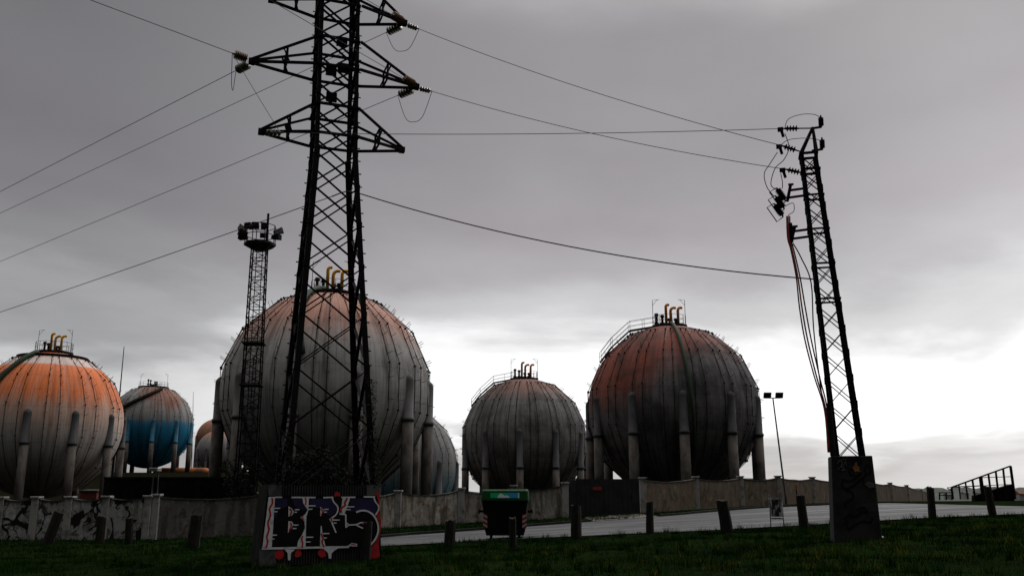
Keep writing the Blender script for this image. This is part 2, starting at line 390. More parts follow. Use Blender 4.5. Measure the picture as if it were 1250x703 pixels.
f3 = nt.noise(p, .5, 4, .6, .3); c = nt.mix(nt.m('MULTIPLY', nt.ss(f3, .55, .60), .55), c, (.032, .032, .033)); f4 = nt.noise(p, 2.2, 6, .7); c = nt.mix(nt.m('MULTIPLY', nt.ss(f4, .55, .7), .4), c, (.04, .036, .028))
nt.put(b.inputs['Base Color'], c); nt.put(b.inputs['Roughness'], nt.ss(f2, .38, .66, .80, .52)); b.inputs['Specular IOR Level'].default_value = .20
nt.put(b.inputs['Normal'], nt.bump(f1, .25, .02))
xs = np.linspace(rn[0].x, min(rn[-1].x, rf[-1].x), 90); rb = MB(); vs = []; fs = []
K = 12
for x in xs:
    ya, yb = yat(rn, x), max(yat(rf, x), yat(rn, x) + 3)
    for k in range(K + 1):
        yy = ya + (yb - ya) * k / K; vs.append((x, yy, front(x, yy) + .012))
for i in range(len(xs) - 1):
    for k in range(K): fs.append((i * (K + 1) + k, (i + 1) * (K + 1) + k, (i + 1) * (K + 1) + k + 1, i * (K + 1) + k + 1))
rb.add(vs, fs); tag(rb.build('road', m), kind='structure')
# kerb along far edge
kb = MB()
for i in range(len(xs) - 1):
    a = Vector((xs[i], max(yat(rf, xs[i]), yat(rn, xs[i]) + 3) + .08, 0)); c2 = Vector((xs[i + 1], max(yat(rf, xs[i + 1]), yat(rn, xs[i + 1]) + 3) + .08, 0))
    if 4.0 < (a.x + c2.x) / 2 < 7.8: continue
    a.z = front(a.x, a.y) + .04; c2.z = front(c2.x, c2.y) + .04
    kb.bar(a, c2, .15, .16)
tag(kb.build('kerb', M['concrete_dark']), kind='structure')
# gate apron: paved crossing with faded ochre hatching
ap = MB(); A_ = [at(700, 0, 1)]
xa = np.linspace(4.1, 7.7, 8); vs = []; fs = []
for x in xa:
    ya = yat(rf, x) + .02; yb = 55.6
    for k in range(5): yy = ya + (yb - ya) * k / 4; vs.append((x, yy, front(x, yy) + .03))
for i in range(7):
    for k in range(4): fs.append((i * 5 + k, (i + 1) * 5 + k, (i + 1) * 5 + k + 1, i * 5 + k + 1))
ap.add(vs, fs); tag(ap.build('gate_apron', mat('apron', (.07, .062, .055), (.11, .095, .08), 2, .8)), kind='structure')
hp = MB()
for i in range(6):
    x0 = 4.3 + i * .56; y0 = yat(rf, x0) + .3
    pts = [(x0, y0), (x0 + .14, y0), (x0 + .6, y0 + 2.4), (x0 + .46, y0 + 2.4)]
    hp.poly([(px_, py_, front(px_, py_) + .036) for px_, py_ in pts])
tag(hp.build('hatch_marking', mat('ochre_marking', (.30, .13, .06), (.09, .06, .045), 5, .85)), kind='structure')

# ---------------------------------------------------------------- grass blades
def blades(name, pts, hmin, hmax, w, mat_, nb, spread, lean=.5):
    n = len(pts); N = n * nb
    base = np.repeat(np.array(pts, dtype=np.float32), nb, axis=0)
    base[:, :2] += rng.normal(0, spread, (N, 2)).astype(np.float32)
    h = rng.uniform(hmin, hmax, N); a = rng.uniform(0, 2 * np.pi, N); ln = rng.uniform(0, lean, N) * h; a2 = rng.uniform(0, 2 * np.pi, N)
    V = np.zeros((N, 3, 3), dtype=np.float32)
    V[:, 0] = base; V[:, 1] = base; V[:, 2] = base
    V[:, 0, 0] -= np.cos(a) * w; V[:, 0, 1] -= np.sin(a) * w; V[:, 1, 0] += np.cos(a) * w; V[:, 1, 1] += np.sin(a) * w
    V[:, :2, 2] -= .02; V[:, 2, 2] += h; V[:, 2, 0] += np.cos(a2) * ln; V[:, 2, 1] += np.sin(a2) * ln
    me = bpy.data.meshes.new(name); me.vertices.add(N * 3); me.vertices.foreach_set('co', V.ravel())
    me.loops.add(N * 3); me.loops.foreach_set('vertex_index', np.arange(N * 3, dtype=np.int32))
    me.polygons.add(N); me.polygons.foreach_set('loop_start', np.arange(0, N * 3, 3, dtype=np.int32)); me.polygons.foreach_set('loop_total', np.full(N, 3, dtype=np.int32))
    me.update(); me.validate(); me.materials.append(mat_)
    o = bpy.data.objects.new(name, me); COL.objects.link(o); return o
def fill(n, d0, d1, dens=None):
    out = []
    while len(out) < n:
        d = math.sqrt(random.uniform(d0 * d0, d1 * d1)); x = random.uniform(-.66, .66) * d
        if on_road(x, d): continue
        if d > np.interp(x, WX, WY) - .3: continue
        if dens and random.random() > dens(x, d): continue
        out.append((x, d, front(x, d) + lump(x, d)))
    return out
def patch(x, y): return .35 + .65 * (math.sin(x * .8 + 2 * math.sin(y * .35)) * math.sin(y * .55 + 1.1 * math.sin(x * .4)) > -.12)
gm = mat('grass_blades', (.005, .020, .003), (.018, .048, .006), .9, 1.0, spec=0, detail=7)
gm2 = mat('grass_pale', (.075, .095, .016), (.04, .06, .010), 1.5, 1.0, spec=0)
tag(blades('grass', fill(26000, 13, 33, patch), .03, .12, .006, gm, 5, .06), 'short dark green grass of the foreground and verges', 'grass', kind='stuff')
tag(blades('verge_grass', fill(7000, 33, 56), .06, .20, .012, gm, 4, .08), 'rough dark grass strip along the foot of the wall', 'grass', kind='stuff')
wp = []
for cx_, cy_ in [(1105, 640), (1210, 642), (1000, 652), (1120, 664), (560, 690), (940, 672), (1180, 650), (700, 672), (860, 665), (760, 690), (1060, 690), (1150, 680), (1000, 690), (900, 690), (620, 680), (1230, 660), (350, 692), (1030, 675)]:
    h_ = hit(cx_, cy_)
    for _c in range(9):
        ax_, ay_ = h_.x + random.gauss(0, .7), h_.y + random.gauss(0, .9)
        for _ in range(random.randint(3, 9)): wp.append((ax_ + random.gauss(0, .07), ay_ + random.gauss(0, .07), 0))
wp = [(x, y, front(x, y) + lump(x, y)) for x, y, z in wp if not on_road(x, y)]
tp = []
for _ in range(420):
    d_ = math.sqrt(random.uniform(14 * 14, 32 * 32)); x_ = random.uniform(-.62, .62) * d_
    if on_road(x_, d_): continue
    for _k in range(8): tp.append((x_ + random.gauss(0, .07), d_ + random.gauss(0, .07), front(x_, d_) + lump(x_, d_)))
tag(blades('tall_grass', tp, .10, .28, .008, gm, 4, .03, .9), 'scattered longer tufts of dark grass in the turf', 'grass', kind='stuff')
tag(blades('weeds', wp, .05, .18, .013, gm2, 5, .05, .8), 'patches of paler yellowish weeds in the turf', 'weeds', kind='stuff')

# ---------------------------------------------------------------- perimeter walls
def wpt(x): return Vector((x, float(np.interp(x, WX, WY)), 0))
def pillar(parent, x, h, w, m, org, d=None):
    p = wpt(x) if d is None else Vector((x, d, 0)); z = ground(p.x, p.y); mb = MB()
    mb.box((p.x - w / 2, p.y - w / 2 - .04, z - .4), (p.x + w / 2, p.y + w / 2, z + h))
    mb.box((p.x - w / 2 - .06, p.y - w / 2 - .10, z + h + .002), (p.x + w / 2 + .06, p.y + w / 2 + .06, z + h + .09))
    mb.v = [tuple(Vector(v) - org) for v in mb.v]
    return mb.build('pillar', m, parent, bevel=.012)
def panel(parent, x0, x1, h, sag, m, org, th=.16, cop=True):
    a, b_ = wpt(x0), wpt(x1); n = 10; vs = []; fs = []; top = []
    dirv = (b_ - a).normalized(); nr = Vector((dirv.y, -dirv.x, 0)) * (th / 2)
    for i in range(n + 1):
        t = i / n; p = a.lerp(b_, t); z = ground(p.x, p.y); hh = h - sag * 4 * t * (1 - t)
        zt = front(a.x, a.y) * (1 - t) + front(b_.x, b_.y) * t + hh
        for s in (1, -1):
            q = p + nr * s; vs += [(q.x, q.y, z - .5), (q.x, q.y, zt)]
        top.append(Vector((p.x, p.y, zt)))
    for i in range(n):
        o = i * 4; k = o + 4
        fs += [(o, k, k + 1, o + 1), (o + 2, o + 3, k + 3, k + 2), (o + 1, k + 1, k + 3, o + 3)]
    fs += [(0, 1, 3, 2), (n * 4, n * 4 + 2, n * 4 + 3, n * 4 + 1)]
    mb = MB(); mb.add([Vector(v) - org for v in vs], fs); pn = mb.build('panel', m, parent)
    if cop:
        cb = MB()
        for i in range(n): cb.bar(top[i] - org + Vector((0, 0, .032)), top[i + 1] - org + Vector((0, 0, .032)), th + .08, .055)
        cb.build('coping', M['coping'], pn)
def wall_run(label, xs_, h, ph, sag, m, pm, pw=.34, last=True, extra=None):
    org = wpt(xs_[0]); org.z = ground(org.x, org.y)
    w = thing('perimeter_wall', org, label, 'wall', 'walls round the gas depot')
    for i, x in enumerate(xs_):
        if last or i < len(xs_) - 1: pillar(w, x, ph, pw, pm, org)
        if i: panel(w, xs_[i - 1] + pw / 2 * .6, x - pw / 2 * .6, h, sag, m, org)
    return w
def X_(px): # wall x under an image column
    x = 0.0
    for _ in range(40): x = (px - CX) / F * float(np.interp(x, WX, WY)) / 1.027
    return x
L1 = [X_(q) for q in (-40, 3, 45, 86, 131, 182)]
wall_run('white painted wall with black graffiti and peeling plaster below the orange tank', L1, 1.95, 2.02, .10, M['wall_peel'], M['pale_conc'])
L2 = [X_(q) for q in (182, 320)]; L2[0] += .36
wall_run('plain grey rendered wall panel left of the graffiti plinth', L2, 1.98, 2.08, .16, M['wall_grey'], M['pale_conc'])
L3 = [X_(q) for q in (320, 403, 486, 563, 627, 690)]; L3[0] += .36
wall_run('tan stained wall with scalloped top behind the green bin', L3, 1.88, 2.0, .20, M['wall_tan'], M['pale_conc'], .38)
L4 = [X_(q) for q in (785, 850, 905, 951, 993, 1034, 1066, 1088, 1108, 1126)] + [97.5]
wall_run('brown wall running away along the road right of the black gate', L4, 1.92, 2.05, .14, M['wall_brown'], M['pale_conc'], .36)
# gate
g0, g1 = X_(693), X_(779); gp = wpt((g0 + g1) / 2); gp.z = ground(gp.x, gp.y)
gt = thing('metal_gate', gp, 'dark solid steel gate with a small red plate between wall pillars', 'gate')
w_ = (g1 - g0) / 2 - .02; split = -w_ + .62
mb = MB(); mb.box((-w_, -.05, -.1), (split - .03, .05, 2.12)); mb.build('side_leaf', M['gate'], gt, bevel=.01)
mb = MB(); mb.box((split + .03, -.05, -.1), (w_, .05, 2.16))
for i in range(13):
    xx = split + .2 + i * (w_ - split - .3) / 12; mb.box((xx - .015, -.075, 0), (xx + .015, -.053, 2.1))
mb.build('main_leaf', M['gate'], gt)
mb = MB(); mb.box((split - .05, -.09, -.1), (split + .05, -.052, 2.18)); mb.build('gate_post', M['concrete_dark'], gt)
mb = MB(); mb.box((-.62, -.10, 1.50), (-.08, -.078, 1.70)); mb.build('red_plate', M['sign_red'], gt)
mb = MB(); mb.box((w_ - .5, -.12, 1.0), (w_ - .42, -.078, 1.2)); mb.build('handle', M['rust_steel'], gt)

# ---------------------------------------------------------------- spherical tanks
def sph(lat, lon, r): return Vector((r * math.cos(lat) * math.cos(lon), r * math.cos(lat) * math.sin(lon), r * math.sin(lat)))
def icosphere_grid(nu=72, nv=40):
    vs = [(0, 0, -1)]; fs = []
    for j in range(1, nv):
        la = -math.pi / 2 + math.pi * j / nv
        for i in range(nu): vs.append(tuple(sph(la, 2 * math.pi * i / nu, 1)))
    vs.append((0, 0, 1)); top = len(vs) - 1
    for i in range(nu): fs.append((0, 1 + (i + 1) % nu, 1 + i)); fs.append((top, 1 + (nv - 2) * nu + i, 1 + (nv - 2) * nu + (i + 1) % nu))
    for j in range(nv - 2):
        for i in range(nu): fs.append((1 + j * nu + i, 1 + j * nu + (i + 1) % nu, 1 + (j + 1) * nu + (i + 1) % nu, 1 + (j + 1) * nu + i))
    return vs, fs
SV, SF = icosphere_grid()
def gooseneck(b, h, bend, ang, r):
    pts = [b, b + Vector((0, 0, h))]; d = Vector((math.cos(ang), math.sin(ang), 0))
    for k in range(1, 7):
        t = k / 6 * math.pi * .62; pts.append(b + Vector((0, 0, h)) + d * bend * (1 - math.cos(t)) + Vector((0, 0, bend * math.sin(t))))
    return pts
def tank(label, pts, D, m, ring=.33, leg0=0, legs=11, pipes=26, crown=True, vents=3, vent_m='yellow', walk=None, down=None, spiral=None, group='spherical gas tanks', rail_r=.24, legr=.052, sleeve_m=None, legtop=.13, plat=True, gz=None, ring_r=None):
    rs = [ray(*p).normalized() for p in pts]
    c = (rs[1] - rs[0]).cross(rs[2] - rs[0]).normalized()
    if c.dot(rs[0]) < 0: c = -c
    al = math.acos(c.dot(rs[0])); R = D * math.sin(al); ctr = Vector((0, 0, CAMZ)) + c * D
    g = (ground(ctr.x, ctr.y) if gz is None else gz); H = ctr.z - g
    t = thing('spherical_gas_tank', (ctr.x, ctr.y, g), label, 'gas tank', group)
    print(label[:30], 'R %.2f ctr %s H %.2f' % (R, tuple(round(v, 1) for v in ctr), H))
    C = Vector((0, 0, H)); s = R / 9.0
    mb = MB(); mb.add(SV, SF); sh = mb.build('shell', m, t, smooth=True, loc=C); sh.scale = (R, R, R)
    view = math.atan2(-ctr.y, -ctr.x)          # direction to the camera
    # meridian sprinkler pipes with clamps and nozzles
    if pipes:
        lats = [84, 60, 36, 12, -12, -36, -58]; nd = [sph(rad(l), 0, R * (1.022 if l < 80 else 1.008)) for l in lats]
        mb = MB(); mb.tube(nd, .036 * s, 5)
        for k, p in enumerate(nd[1:6]):
            mb.lathe(p - p.normalized() * .16, p.normalized(), [(0, .05), (.05, .08 * s), (.22, .08 * s), (.26, .03)], 6)
        for k in range(1, 5):
            for f_ in (.33, .8):
                q = nd[k].lerp(nd[k + 1], f_); o_ = q.normalized(); mb.tube([q - o_ * .05, q + o_ * .45 * s + Vector((0, .18, .1))], .022 * s, 4)
        pm = None
        for k in range(pipes):
            az = 2 * math.pi * (k + (.16 if k % 2 else -.16)) / pipes + .05
            if pm is None: pm = mb.build('sprinkler_pipe', M['pipe'], t, loc=C); o_ = pm
            else: o_ = pm.copy(); COL.objects.link(o_); o_.parent = t
            o_.rotation_euler = (0, 0, az)
    # legs
    if legs:
        rl = R * .985; zs = H - ring * R; ztop = H + legtop * R; lr = legr * R
        a = MB(); a.lathe((0, 0, -.6), (0, 0, 1), [(0, lr * 1.06), (.6 + zs, lr * 1.06), (.62 + zs, lr * .9)], 14)
        b2 = MB(); b2.lathe((0, 0, zs - .0), (0, 0, 1), [(0, lr * 1.2), (.28 * s, lr * 1.2), (.3 * s, lr), (ztop - zs - lr * 1.2, lr), (ztop - zs - lr * .6, lr * .87), (ztop - zs - lr * .2, lr * .5), (ztop - zs, .02)], 14)
        lg = None
        for k in range(legs):
            az = rad(leg0) + 2 * math.pi * k / legs + view
            pos = Vector((rl * math.cos(az), rl * math.sin(az), 0))
            if lg is None:
                lg = a.build('leg', M['concrete_leg'], t, smooth=True); sl = b2.build('sleeve', sleeve_m or M['sleeve'], lg, smooth=True); o_ = lg
            else: o_ = copy_tree(lg, t)
            o_.location = pos
    if crown:
        pr = rail_r * R; zc = C.z + math.sqrt(max(R * R - pr * pr, 0)) + .12
        if plat:
            mb = MB(); mb.lathe((0, 0, zc), (0, 0, 1), [(0, pr * 1.06), (.14, pr * 1.06), (.16, pr * .96)], 28)
            cp_ = mb.build('crown_platform', M['deck'], t)
        else:
            zc = C.z + R - .05; mb = MB(); mb.lathe((0, 0, zc), (0, 0, 1), [(0, pr * .8), (.2, pr * .8)], 20); cp_ = mb.build('crown_platform', M['deck'], t)
        if ring_r:
            R1 = ring_r * R; z1 = C.z + math.sqrt(R * R - R1 * R1) + .1; mb = MB(); n = 40; vs = []; fs = []
            for k in range(n):
                a0 = 2 * math.pi * k / n
                for rr, zz_ in ((R1 - .3, z1), (R1 + .3, z1), (R1 + .3, z1 + .08), (R1 - .3, z1 + .08)): vs.append((rr * math.cos(a0), rr * math.sin(a0), zz_))
            for k in range(n):
                a_, b_ = k * 4, ((k + 1) % n) * 4
                for j in range(4): fs.append((a_ + j, b_ + j, b_ + (j + 1) % 4, a_ + (j + 1) % 4))
            mb.add(vs, fs); mb.build('ring_walkway', M['deck'], t)
        mb = MB(); n = 16
        for k in range(n):
            a0, a1 = 2 * math.pi * k / n, 2 * math.pi * (k + 1) / n
            p0 = Vector((pr * math.cos(a0), pr * math.sin(a0), zc + .1)); p1 = Vector((pr * math.cos(a1), pr * math.sin(a1), zc + .1))
            mb.tube([p0, p0 + Vector((0, 0, 1.0))], .024, 4)
            for hh in (.5, 1.0): mb.tube([p0 + Vector((0, 0, hh)), p1 + Vector((0, 0, hh))], .02, 4)
        mb.build('railing', M['rail'], cp_)
        zt = C.z + R
        mb = MB(); mb.lathe((0, 0, zt - .3), (0, 0, 1), [(0, .75 * s), (.55 * s, .75 * s), (.6 * s, .3 * s)], 14)
        for dx, dy, hh in ((-.75, 0, 1.3), (-1.35, .2, 1.5), (.7, -.1, .9), (0.1, .4, 1.0)):
            mb.lathe(Vector((dx * s, dy * s, zt - .3)), (0, 0, 1), [(0, .13 * s), (.5 * s, .13 * s), (.52 * s, .27 * s), (.75 * s, .27 * s), (.78 * s, .14 * s), (hh * s, .14 * s), (hh * s + .02, .24 * s), (hh * s + .3 * s, .2 * s)], 8)
        mb.build('relief_valve', M['rust_steel'], t)
        vs_ = [(-.35, 2.9, .28, .3), (.15, 2.2, .45, .3), (.95, 2.3, .40, .5)][:vents]
        for dx, h_, bd, an in vs_:
            mb = MB(); mb.tube(gooseneck(Vector((dx * s, -.15, zt + .1)), h_ * s * .70, bd * s, an, 0), .155 * s, 8); mb.build('vent_pipe', M[vent_m], t, smooth=True)
        for sx in (-1, 1):
            b0 = Vector((sx * pr * .98, 0, zc)); mb = MB(); mb.tube([b0, b0 + Vector((0, 0, 3.0 * s)), b0 + Vector((-sx * .7 * s, 0, 3.05 * s))], .03 * s, 4)
            mb.tube([b0 + Vector((0, 0, 2.4 * s)), b0 + Vector((-sx * .5 * s, 0, 3.03 * s))], .02 * s, 4); mb.build('davit', M['rail'], t)
    if walk:
        az, path = walk; d = Vector((math.cos(az), math.sin(az), 0)); q = Vector((-d.y, d.x, 0))
        P = [C + d * (a_ * R) + Vector((0, 0, b_ * R)) for a_, b_ in path]
        mb = MB()
        for i in range(len(P) - 1): mb.bar(P[i], P[i + 1], .8, .14)
        for i in range(1, len(P)): mb.tube([P[i], C + (P[i] - C).normalized() * R * .99], .06, 4)
        wk = mb.build('walkway', M['deck'], t); mb = MB()
        for sgn in (-.39, .39):
            for hh in (.5, 1.0): mb.tube([p + q * sgn + Vector((0, 0, hh)) for p in P], .022, 4)
            for i in range(len(P) - 1):
                n = max(1, int((P[i + 1] - P[i]).length / 1.4))
                for k in range(n + 1): p = P[i].lerp(P[i + 1], k / n) + q * sgn; mb.tube([p, p + Vector((0, 0, 1.0))], .02, 4)
        mb.build('railing', M['rail'], wk)
    if down:
        az0, az1, la0, la1, r_, mm = down; n = 14; P = [C + sph(rad(la0 + (la1 - la0) * k / n), rad(az0 + (az1 - az0) * k / n) + view, R * 1.018 + .1) for k in range(n + 1)]
        mb = MB(); mb.tube(P, r_, 8); mb.build('downpipe', mm, t, smooth=True)
    if spiral:
        lo0, lo1, la0, la1 = spiral; n = 16; mb = MB(); rb_ = MB(); P = []
        for k in range(n + 1): P.append(sph(rad(la0 + (la1 - la0) * k / n), rad(lo0 + (lo1 - lo0) * k / n) + view, R * 1.03))
        for k in range(n):
            mb.bar(P[k] + C, P[k + 1] + C, .5, .75, up=P[k].normalized())
            for hh in (.5, 1.0): rb_.tube([P[k] * (1 + .045) + C + Vector((0, 0, hh)), P[k + 1] * 1.045 + C + Vector((0, 0, hh))], .035, 4)
            rb_.tube([P[k] * 1.045 + C, P[k] * 1.045 + C + Vector((0, 0, 1))], .03, 4)
        st = mb.build('stair', M['pipe'], t); rb_.build('railing', M['rail'], st)
    return t, ctr, R
M['sleeve'] = mat('leg_sleeve', (.066, .061, .064), (.04, .037, .037), .9, .75, stretch=(1, 1, .4))
M['sleeve_dark'] = mat('leg_sleeve_dark', (.075, .071, .071), (.038, .036, .036), .9, .8, stretch=(1, 1, .4))
M['sleeve_grey'] = mat('leg_sleeve_grey', (.125, .118, .115), (.08, .075, .07), .9, .75, stretch=(1, 1, .4))
M['sleeve_blue'] = mat('leg_sleeve_blue', (.02, .13, .20), (.02, .09, .14), .9, .7)

MA = tank_mat('orange_white_tank', (.72, .67, .63), (.58, .52, .47),
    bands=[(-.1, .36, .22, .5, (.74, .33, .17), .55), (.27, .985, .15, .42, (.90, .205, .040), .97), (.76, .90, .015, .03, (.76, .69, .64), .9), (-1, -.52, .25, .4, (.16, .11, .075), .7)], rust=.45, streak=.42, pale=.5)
MB_ = tank_mat('blue_grey_tank', (.36, .35, .33), (.28, .27, .255), bands=[(-1.0, .10, .10, .16, (.003, .20, .36), .85), (-1.0, .0, .10, .12, (.002, .23, .42), .97)],
    dirp=[((.45, -.45, .78), .80, .98, (.30, .085, .035), .75)], rust=.45, streak=.65, pale=.2)
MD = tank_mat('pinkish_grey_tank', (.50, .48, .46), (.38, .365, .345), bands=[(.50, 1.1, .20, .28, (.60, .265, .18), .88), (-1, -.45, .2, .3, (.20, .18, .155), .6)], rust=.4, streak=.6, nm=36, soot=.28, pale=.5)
ME = tank_mat('teal_grey_tank', (.25, .25, .245), (.18, .18, .175), bands=[(-1, -.12, .22, .5, (.03, .20, .25), .6)], rust=.3, streak=.5)
MF = tank_mat('dark_grey_tank', (.27, .26, .245), (.13, .122, .115), bands=[(.70, 1.1, .16, .25, (.30, .125, .09), .85)], rust=.3, streak=.55, soot=.5, seam=.6, nm=36, pale=.5, palec=(.30, .285, .27))
MG = tank_mat('sooty_red_tank', (.215, .20, .195), (.085, .08, .08), dirp=[((-.62, -.35, .72), .55, .88, (.30, .072, .040), .95), ((.1, -.2, .95), .62, .90, (.27, .078, .05), .85)], rust=.3, streak=.5, soot=.6, seam=.65, nm=36, pale=.45, palec=(.24, .225, .215))
MC = tank_mat('far_orange_tank', (.42, .20, .11), (.34, .15, .09), rust=.4)
MC2 = tank_mat('far_grey_tank', (.32, .30, .29), (.24, .22, .21), bands=[(.62, 1.1, .1, .2, (.45, .18, .10), .7)], rust=.3)

LEFTW = math.pi
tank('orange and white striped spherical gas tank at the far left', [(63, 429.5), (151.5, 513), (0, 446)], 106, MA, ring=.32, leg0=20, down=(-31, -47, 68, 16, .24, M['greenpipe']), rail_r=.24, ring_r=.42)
tank('grey spherical gas tank with a blue lower half beside the orange one', [(148, 484), (187, 470.5), (236, 522)], 216, MB_, ring=.42, leg0=-29, vents=0, spiral=(-75, 22, 2, 60), sleeve_m=M['sleeve_blue'], rail_r=.34)
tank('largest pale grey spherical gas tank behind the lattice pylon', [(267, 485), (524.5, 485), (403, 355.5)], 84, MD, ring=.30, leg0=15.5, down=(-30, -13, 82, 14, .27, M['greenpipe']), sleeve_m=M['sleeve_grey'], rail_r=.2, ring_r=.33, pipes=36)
tank('grey teal stained spherical gas tank half hidden behind the largest one', [(528, 509.7), (542.5, 524), (555.8, 550.7)], 225, ME, ring=.42, leg0=10, crown=False, pipes=26)
wk = [(.15, 1.0), (.50, .935), (.72, .735), (.86, .555)]
tank('dark grey spherical gas tank with faint pink crown behind the green bin', [(564.4, 534), (716, 534), (639.8, 461.8)], 131, MF, ring=.46, leg0=-4, vent_m='orangep', walk=(LEFTW, wk), rail_r=.22, pipes=36, sleeve_m=M['sleeve_dark'])
tank('sooty dark spherical gas tank with faded red crown above the gate', [(718, 505), (928, 505), (818, 397)], 95, MG, ring=.34, leg0=6.6, vent_m='orangep', walk=(LEFTW + .12, wk), pipes=36, down=(6, 14, 84, -35, .17, M['greenpipe']), rail_r=.2, sleeve_m=M['sleeve_dark'])
tank('small far rusty orange spherical gas tank peeking right of the blue one', [(239, 538), (246, 519), (258, 512)], 330, MC, legs=11, crown=False, pipes=0, ring=.42, gz=0)
tank('small far pale grey spherical gas tank in front of the rusty one', [(239.5, 556), (248, 533), (260, 526)], 262, MC2, legs=11, crown=False, pipes=0, ring=.42, gz=0)
# horizontal orange vessel
p0 = at(192, 575.5, 205); p1 = at(256, 575.5, 205); r = 5.0 * 205 / F * .95
ht = thing('horizontal_tank', (p0 + p1) / 2 - Vector((0, 0, r)), 'long rusty orange horizontal tank lying low behind the blue tank', 'tank')
hl = (p1 - p0).length / 2; mb = MB(); mb.lathe((-hl, 0, r), (1, 0, 0), [(0, .05), (.15, r * .5), (.5, r * .85), (1.0, r), (2 * hl - 1, r), (2 * hl - .5, r * .85), (2 * hl - .15, r * .5), (2 * hl, .05)], 18); mb.build('vessel', M['orange_tank'], ht, smooth=True)
for sx in (-.6, .6):
    mb = MB(); mb.box((sx * hl - .4, -r * .8, -3), (sx * hl + .4, r * .8, r * .35)); mb.build('saddle', M['shed'], ht)

# ---------------------------------------------------------------- lattice helpers
def lattice(parent, base_c, top_c, w0, w1, z0, z1, leg_w, br_w, ratio=.78, zmid=None, wmid=None, m=None, legm=None, zig=False, bolts=False):
    """square lattice: returns width(z), centre(z)"""
    m = m or M['steel']; legm = legm or m
    def W(z):
        if zmid is None: return w0 + (w1 - w0) * (z - z0) / (z1 - z0)
        return w0 + (wmid - w0) * (z - z0) / (zmid - z0) if z < zmid else wmid + (w1 - wmid) * (z - zmid) / (z1 - zmid)
    def Cn(z): t = (z - z0) / (z1 - z0); return base_c.lerp(top_c, t)
    def corner(z, i):
        sx, sy = ((-1, -1), (1, -1), (1, 1), (-1, 1))[i]; c = Cn(z); w = W(z) / 2
        return Vector((c.x + sx * w, c.y + sy * w, z))
    zz = [z0]
    while zz[-1] < z1 - .3: zz.append(min(z1, zz[-1] + W(zz[-1]) * ratio))
    for i in range(4):
        sx, sy = ((1, 1), (-1, 1), (-1, -1), (1, -1))[i]; mb = MB()
        ks = [z0] + ([zmid] if zmid else []) + [z1]
        for kk, (a, b_) in enumerate(zip(ks, ks[1:])): lw = leg_w * (.74 if kk else 1); mb.angle(corner(a, i), corner(b_, i), lw, lw * .16, (sx, 0, 0), (0, sy, 0))
        for zb in zz[1:]:
            p = corner(zb, i); mb.box((p.x - .01 - leg_w * .55 * (sx < 0), p.y - .02, p.z - .09), (p.x + leg_w * .55 * (sx > 0) + .01, p.y + .02, p.z + .09))
        if bolts:
            z = z0 + .4
            while z < z1:
                p = corner(z, i); mb.tube([p, p + Vector((-sx * .07, 0, 0))], .02, 4); z += .42
        mb.build('leg', legm, parent)
    for i in range(4):
        j = (i + 1) % 4; mb = MB(); inn = (corner(z0, (i + 2) % 4) - corner(z0, i)); 
        nrm = Vector((0, 1, 0)) if i == 0 else Vector((-1, 0, 0)) if i == 1 else Vector((0, -1, 0)) if i == 2 else Vector((1, 0, 0))
        for k, (a, b_) in enumerate(zip(zz, zz[1:])):
            o1, o2 = nrm * .035, nrm * (.035 + br_w * .5)
            if zig:
                if k % 2: mb.bar(corner(a, i) + o1, corner(b_, j) + o1, br_w, br_w * .4, up=nrm)
                else: mb.bar(corner(a, j) + o1, corner(b_, i) + o1, br_w, br_w * .4, up=nrm)
                mb.bar(corner(b_, i) + o2, corner(b_, j) + o2, br_w, br_w * .4, up=nrm)
            else:
                mb.bar(corner(a, i) + o1, corner(b_, j) + o1, br_w * .35, br_w, up=nrm)
                mb.bar(corner(a, j) + o2, corner(b_, i) + o2, br_w * .35, br_w, up=nrm)
        mb.build('bracing', m, parent)
    return W, Cn, corner
def insulator(mb, p, d, n, r, L):
    p = Vector(p); d = Vector(d).normalized(); prof = [(0, .02), (.06, .025)]
    st = (L - .12) / n
    for k in range(n):
        a = .06 + k * st; prof += [(a + st * .1, .035), (a + st * .2, r), (a + st * .45, r * .92), (a + st * .6, .04)]
    prof += [(L - .05, .025), (L, .02)]
    mb.lathe(p, d, prof, 12); return p + d * L
def cable(name, pts, r, label, group=None, m=None, sag=0.0, n=18, cat='cable'):
    P = []
    if len(pts) == 2:
        a, b_ = Vector(pts[0]), Vector(pts[1])
        for k in range(n + 1): t = k / n; P.append(a.lerp(b_, t) - Vector((0, 0, sag * 4 * t * (1 - t))))
    else: P = [Vector(p) for p in pts]
    mb = MB(); mb.tube(P, r, 5); o = mb.build(name, m or M['wire'], smooth=True)
    return tag(o, label, cat, group)
def smooth_path(pts, n=6):
    P = [Vector(p) for p in pts]; out = []
    for i in range(len(P) - 1):
        p0, p1, p2, p3 = P[max(i - 1, 0)], P[i], P[i + 1], P[min(i + 2, len(P) - 1)]
        for k in range(n):
            t = k / n; out.append(.5 * ((2 * p1) + (p2 - p0) * t + (2 * p0 - 5 * p1 + 4 * p2 - p3) * t * t + (3 * p1 - p0 - 3 * p2 + p3) * t ** 3))
    return out + [P[-1]]

# ---------------------------------------------------------------- the big pylon on its graffiti plinth
PC = Vector((-5.58, 26.5, 0)); PR = rad(20); pg = front(PC.x, PC.y - 1.2) ; PC.z = pg
pyl = thing('lattice_pylon', PC, 'tall black lattice pylon with cross arms on a graffiti concrete base', 'pylon', rz=PR)
PZ = CAMZ - pg                              # camera height above pylon base
zpl = 2.05
zmid = 10.3 + PZ; ztop = 20.5 + PZ
Wp, Cp, corner = lattice(pyl, Vector((.19, 0, 0)), Vector((-.16, 0, 0)), 2.56, 1.2, zpl - .35, ztop, .165, .095, .75, zmid, 1.29, bolts=True)
